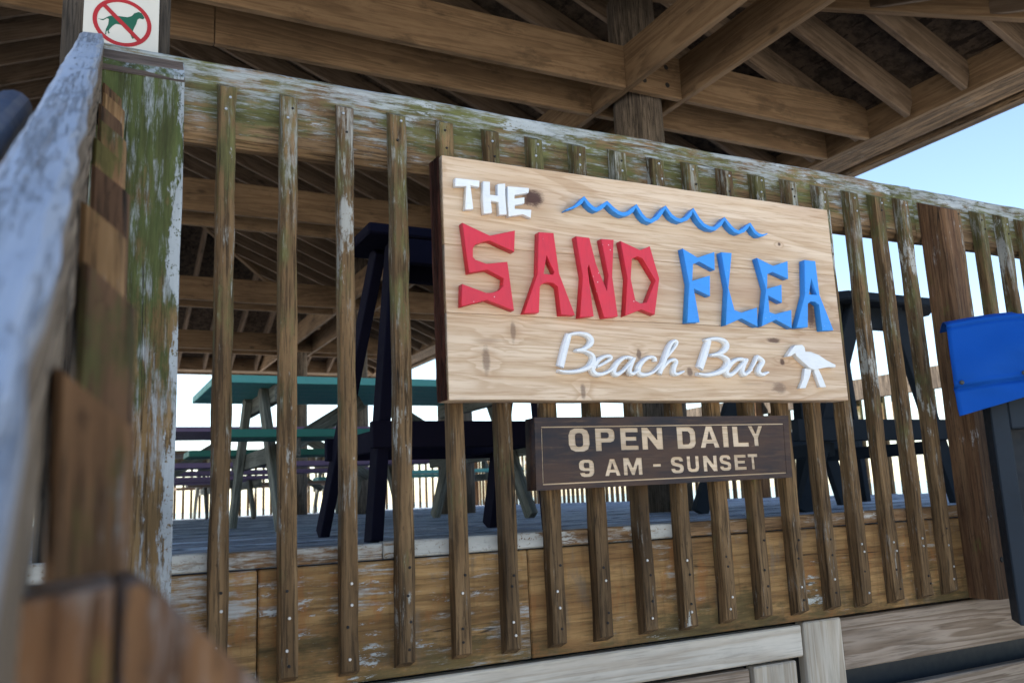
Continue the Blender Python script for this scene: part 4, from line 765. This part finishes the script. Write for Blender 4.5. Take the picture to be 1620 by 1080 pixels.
# near table: dark navy, splayed legs at both ends, apron and foot rails
bt = thing('bar_table', (1.13, 1.0, DZ), label='tall dark navy bar table close behind the railing left of the sign', cat='bar table')
ZT = 0.957
for k in range(2): box('top_plank', 0.794, 1.53, 0.62+k*0.148, 0.62+k*0.148+0.145, ZT-0.036, ZT, M_navy, bt, 0.006)
box('apron', 0.93, 1.40, 0.630, 0.664, ZT-0.12, ZT-0.0365, M_navy, bt); box('apron', 0.93, 1.40, 0.855, 0.889, ZT-0.12, ZT-0.0365, M_navy, bt)
for a, c in (((0.78, 0.571), (0.905, 0.706)), ((0.847, 1.407), (0.884, 0.80)), ((1.413, 0.649), (1.40, 0.712)), ((1.521, 1.356), (1.425, 0.80))):
    beam('leg', (a[0], a[1], DZ), (c[0], c[1], ZT-0.037), 0.036, 0.072, M_navy, bt, upv=(0, 1, 0))
box('foot_rail', 0.78, 1.47, 0.56, 0.594, 0.245, 0.325, M_navy, bt); box('foot_rail', 0.82, 1.52, 1.235, 1.269, 0.245, 0.325, M_navy, bt)
box('end_rail', 0.862, 0.896, 0.595, 1.234, 0.25, 0.32, M_navy, bt); box('end_rail', 1.345, 1.379, 0.595, 1.234, 0.25, 0.32, M_navy, bt)
# right-hand table: slate, octagonal top, crossed splayed legs
st = thing('bar_table', (3.15, 1.1, DZ), label='tall slate-grey bar table with clipped-corner top right of the sign', cat='bar table')
oc = []
cxx, cyy, hx, hy, ccut = 3.26, 1.12, 0.44, 0.42, 0.16
ring8 = [(-hx, -hy+ccut), (-hx+ccut, -hy), (hx-ccut, -hy), (hx, -hy+ccut), (hx, hy-ccut), (hx-ccut, hy), (-hx+ccut, hy), (-hx, hy-ccut)]
bm = bmesh.new(); lo = [bm.verts.new((x, y, -0.02)) for x, y in ring8]; hi = [bm.verts.new((x, y, 0.02)) for x, y in ring8]
bm.faces.new(lo[::-1]); bm.faces.new(hi)
for i in range(8): bm.faces.new((lo[i], lo[(i+1) % 8], hi[(i+1) % 8], hi[i]))
bmesh.ops.bevel(bm, geom=bm.edges[:], offset=0.005, segments=2, affect='EDGES')
me = mesh_bm(bm); me.materials.append(M_slate); link('table_top', me, None, st, (cxx, cyy, 0.89))
for yy in (0.78, 1.44):
    beam('leg', (2.66, yy, DZ), (3.10, yy, 0.87), 0.036, 0.08, M_slate, st, upv=(1, 0, 0))
    beam('leg', (3.62, yy, DZ), (3.34, yy, 0.87), 0.036, 0.08, M_slate, st, upv=(1, 0, 0))
    box('apron', 2.95, 3.57, yy+0.022, yy+0.06, 0.77, 0.869, M_slate, st)
    box('foot_rail', 2.62, 3.70, yy-0.06, yy-0.022, 0.26, 0.35, M_slate, st)
box('cross_rail', 2.86, 2.90, 0.80, 1.42, 0.20, 0.258, M_slate, st); box('cross_rail', 3.46, 3.50, 0.80, 1.42, 0.20, 0.258, M_slate, st)

ch = thing('bar_chair', (3.92, 1.98, DZ), label='tall slate-grey bar chair behind the slate table', cat='bar chair')
for x in (3.70, 4.11):
    beam('leg', (x, 1.74, DZ), (x, 1.80, 1.22), 0.04, 0.06, M_slate, ch, upv=(0, 1, 0)); beam('leg', (x, 2.22, DZ), (x, 2.17, 0.70), 0.04, 0.06, M_slate, ch, upv=(0, 1, 0))
    box('arm', x-0.05, x+0.05, 1.82, 2.28, 0.93, 0.96, M_slate, ch, 0.006); box('arm_post', x-0.02, x+0.02, 2.15, 2.19, 0.735, 0.929, M_slate, ch)
for k in range(4): box('seat_slat', 3.68, 4.13, 1.83+k*0.105, 1.925+k*0.105, 0.703, 0.733, M_slate, ch)
for k in range(4): box('back_slat', 3.735+k*0.092, 3.815+k*0.092, 1.815, 1.837, 0.78, 1.245+0.02*math.sin((k+.5)*0.785), M_slate, ch)
box('back_rail', 3.66, 4.15, 1.838, 1.862, 1.15, 1.22, M_slate, ch); box('foot_rest', 3.721, 4.089, 2.19, 2.225, 0.28, 0.34, M_slate, ch)
# ------------------------------------------------------------------ display case with blue canvas cover at the right
U = Vector((0.7071, -0.7071, 0)); V = Vector((0.7071, 0.7071, 0)); P0 = Vector((2.40, -0.15, 0))
case = thing('display_case', (2.75, -0.4, -1.5), label='dark slate display case on a post at the right edge', cat='display case')
RZ = R_(-45)
def cbox(name, t0, t1, d0, d1, z0, z1, mat, parent=case, bev=0.004):
    c = P0+U*((t0+t1)/2)+V*((d0+d1)/2); c.z = (z0+z1)/2
    return link(name, box_me(t1-t0, d1-d0, z1-z0, mat, bev), mat, parent, c, (0, 0, RZ))
cbox('stile', 0.095, 0.145, 0.02, 0.13, -0.345, 0.33, M_case); cbox('stile', 0.86, 0.90, 0.02, 0.13, -0.345, 0.33, M_case)
cbox('head_rail', 0.1455, 0.8595, 0.02, 0.13, 0.225, 0.33, M_case); cbox('bottom_rail', 0.1455, 0.8595, 0.02, 0.13, -0.345, -0.275, M_case)
cbox('back_panel', 0.1455, 0.8595, 0.105, 0.128, -0.2745, 0.2245, M_inner, bev=0)
def speckle():
    t = NT('speckled_print'); P = t.obj(False); a = t.noise(P, 420, 2, 0.6)
    return t.done(t.mix(t.step(a, 0.47, 0.55), (0.04, 0.05, 0.06), (0.34, 0.36, 0.38)), 0.4)
cbox('notice_panel', 0.205, 0.80, 0.09, 0.104, -0.25, 0.20, speckle(), bev=0)
cbox('support_post', 0.47, 0.56, 0.05, 0.125, -1.5, -0.3455, M_case)
# canvas: a draped strip that folds over the top of the case
cov = thing('canvas_cover', (2.6, -0.35, 0.3), label='bright blue canvas cover with snaps draped over the display case', cat='cover')
bm = bmesh.new(); nt_, nz_ = 60, 84; rows = []
for i in range(nt_+1):
    t = 0.88*i/nt_; row = []
    hem = 0.268+0.245*min(t, 0.55); top = 0.552+0.012*math.sin(t*9)
    for j in range(nz_+1):
        v = j/nz_
        if v < 0.72:
            s = v/0.72; z = hem+(top-hem)*s
            crease = 0.013*math.exp(-((z-(0.350+0.09*t))/0.006)**2) - 0.006*math.exp(-((z-(0.362+0.09*t))/0.006)**2)
            d = -0.018-0.022*math.sin(s*3.0)**2-0.03*(1-s)**3*(1-0.5*math.sin(t*11))+crease+0.007*math.sin(t*31+s*7)*(1-s)+0.004*math.sin(t*17-s*9+1)*math.sin(s*3.1)+0.003*math.sin(t*53+s*23)*(1-s)**2+0.008*math.exp(-((z-(top-0.012))/0.004)**2)
        else:
            s = (v-0.72)/0.28; z = top+0.018*math.sin(s*math.pi)*(1 if t < 0.2 else .5); d = -0.018+0.15*s
        tt = t-0.004*math.sin(v*5)
        p = P0+U*tt+V*d; row.append(bm.verts.new((p.x, p.y, z)))
    rows.append(row)
for i in range(nt_):
    for j in range(nz_): bm.faces.new((rows[i][j], rows[i+1][j], rows[i+1][j+1], rows[i][j+1]))
me = mesh_bm(bm, smooth=True); me.materials.append(M_canvas); c = recentre(me)
fab = link('fabric', me, None, cov, c)
sm = fab.modifiers.new('thickness', 'SOLIDIFY'); sm.thickness = 0.003; sm.offset = 0
for t in (0.017, 0.185, 0.36, 0.53, 0.70):
    p = P0+U*t-V*0.053; z = 0.366+0.09*t
    bm = bmesh.new(); bmesh.ops.create_uvsphere(bm, u_segments=12, v_segments=8, radius=0.007); bmesh.ops.scale(bm, vec=(1, .5, 1), verts=bm.verts)
    me = mesh_bm(bm, smooth=True); me.materials.append(M_snap); link('snap', me, None, cov, (p.x, p.y, z), (0, 0, RZ))
bpy.context.view_layer.update()
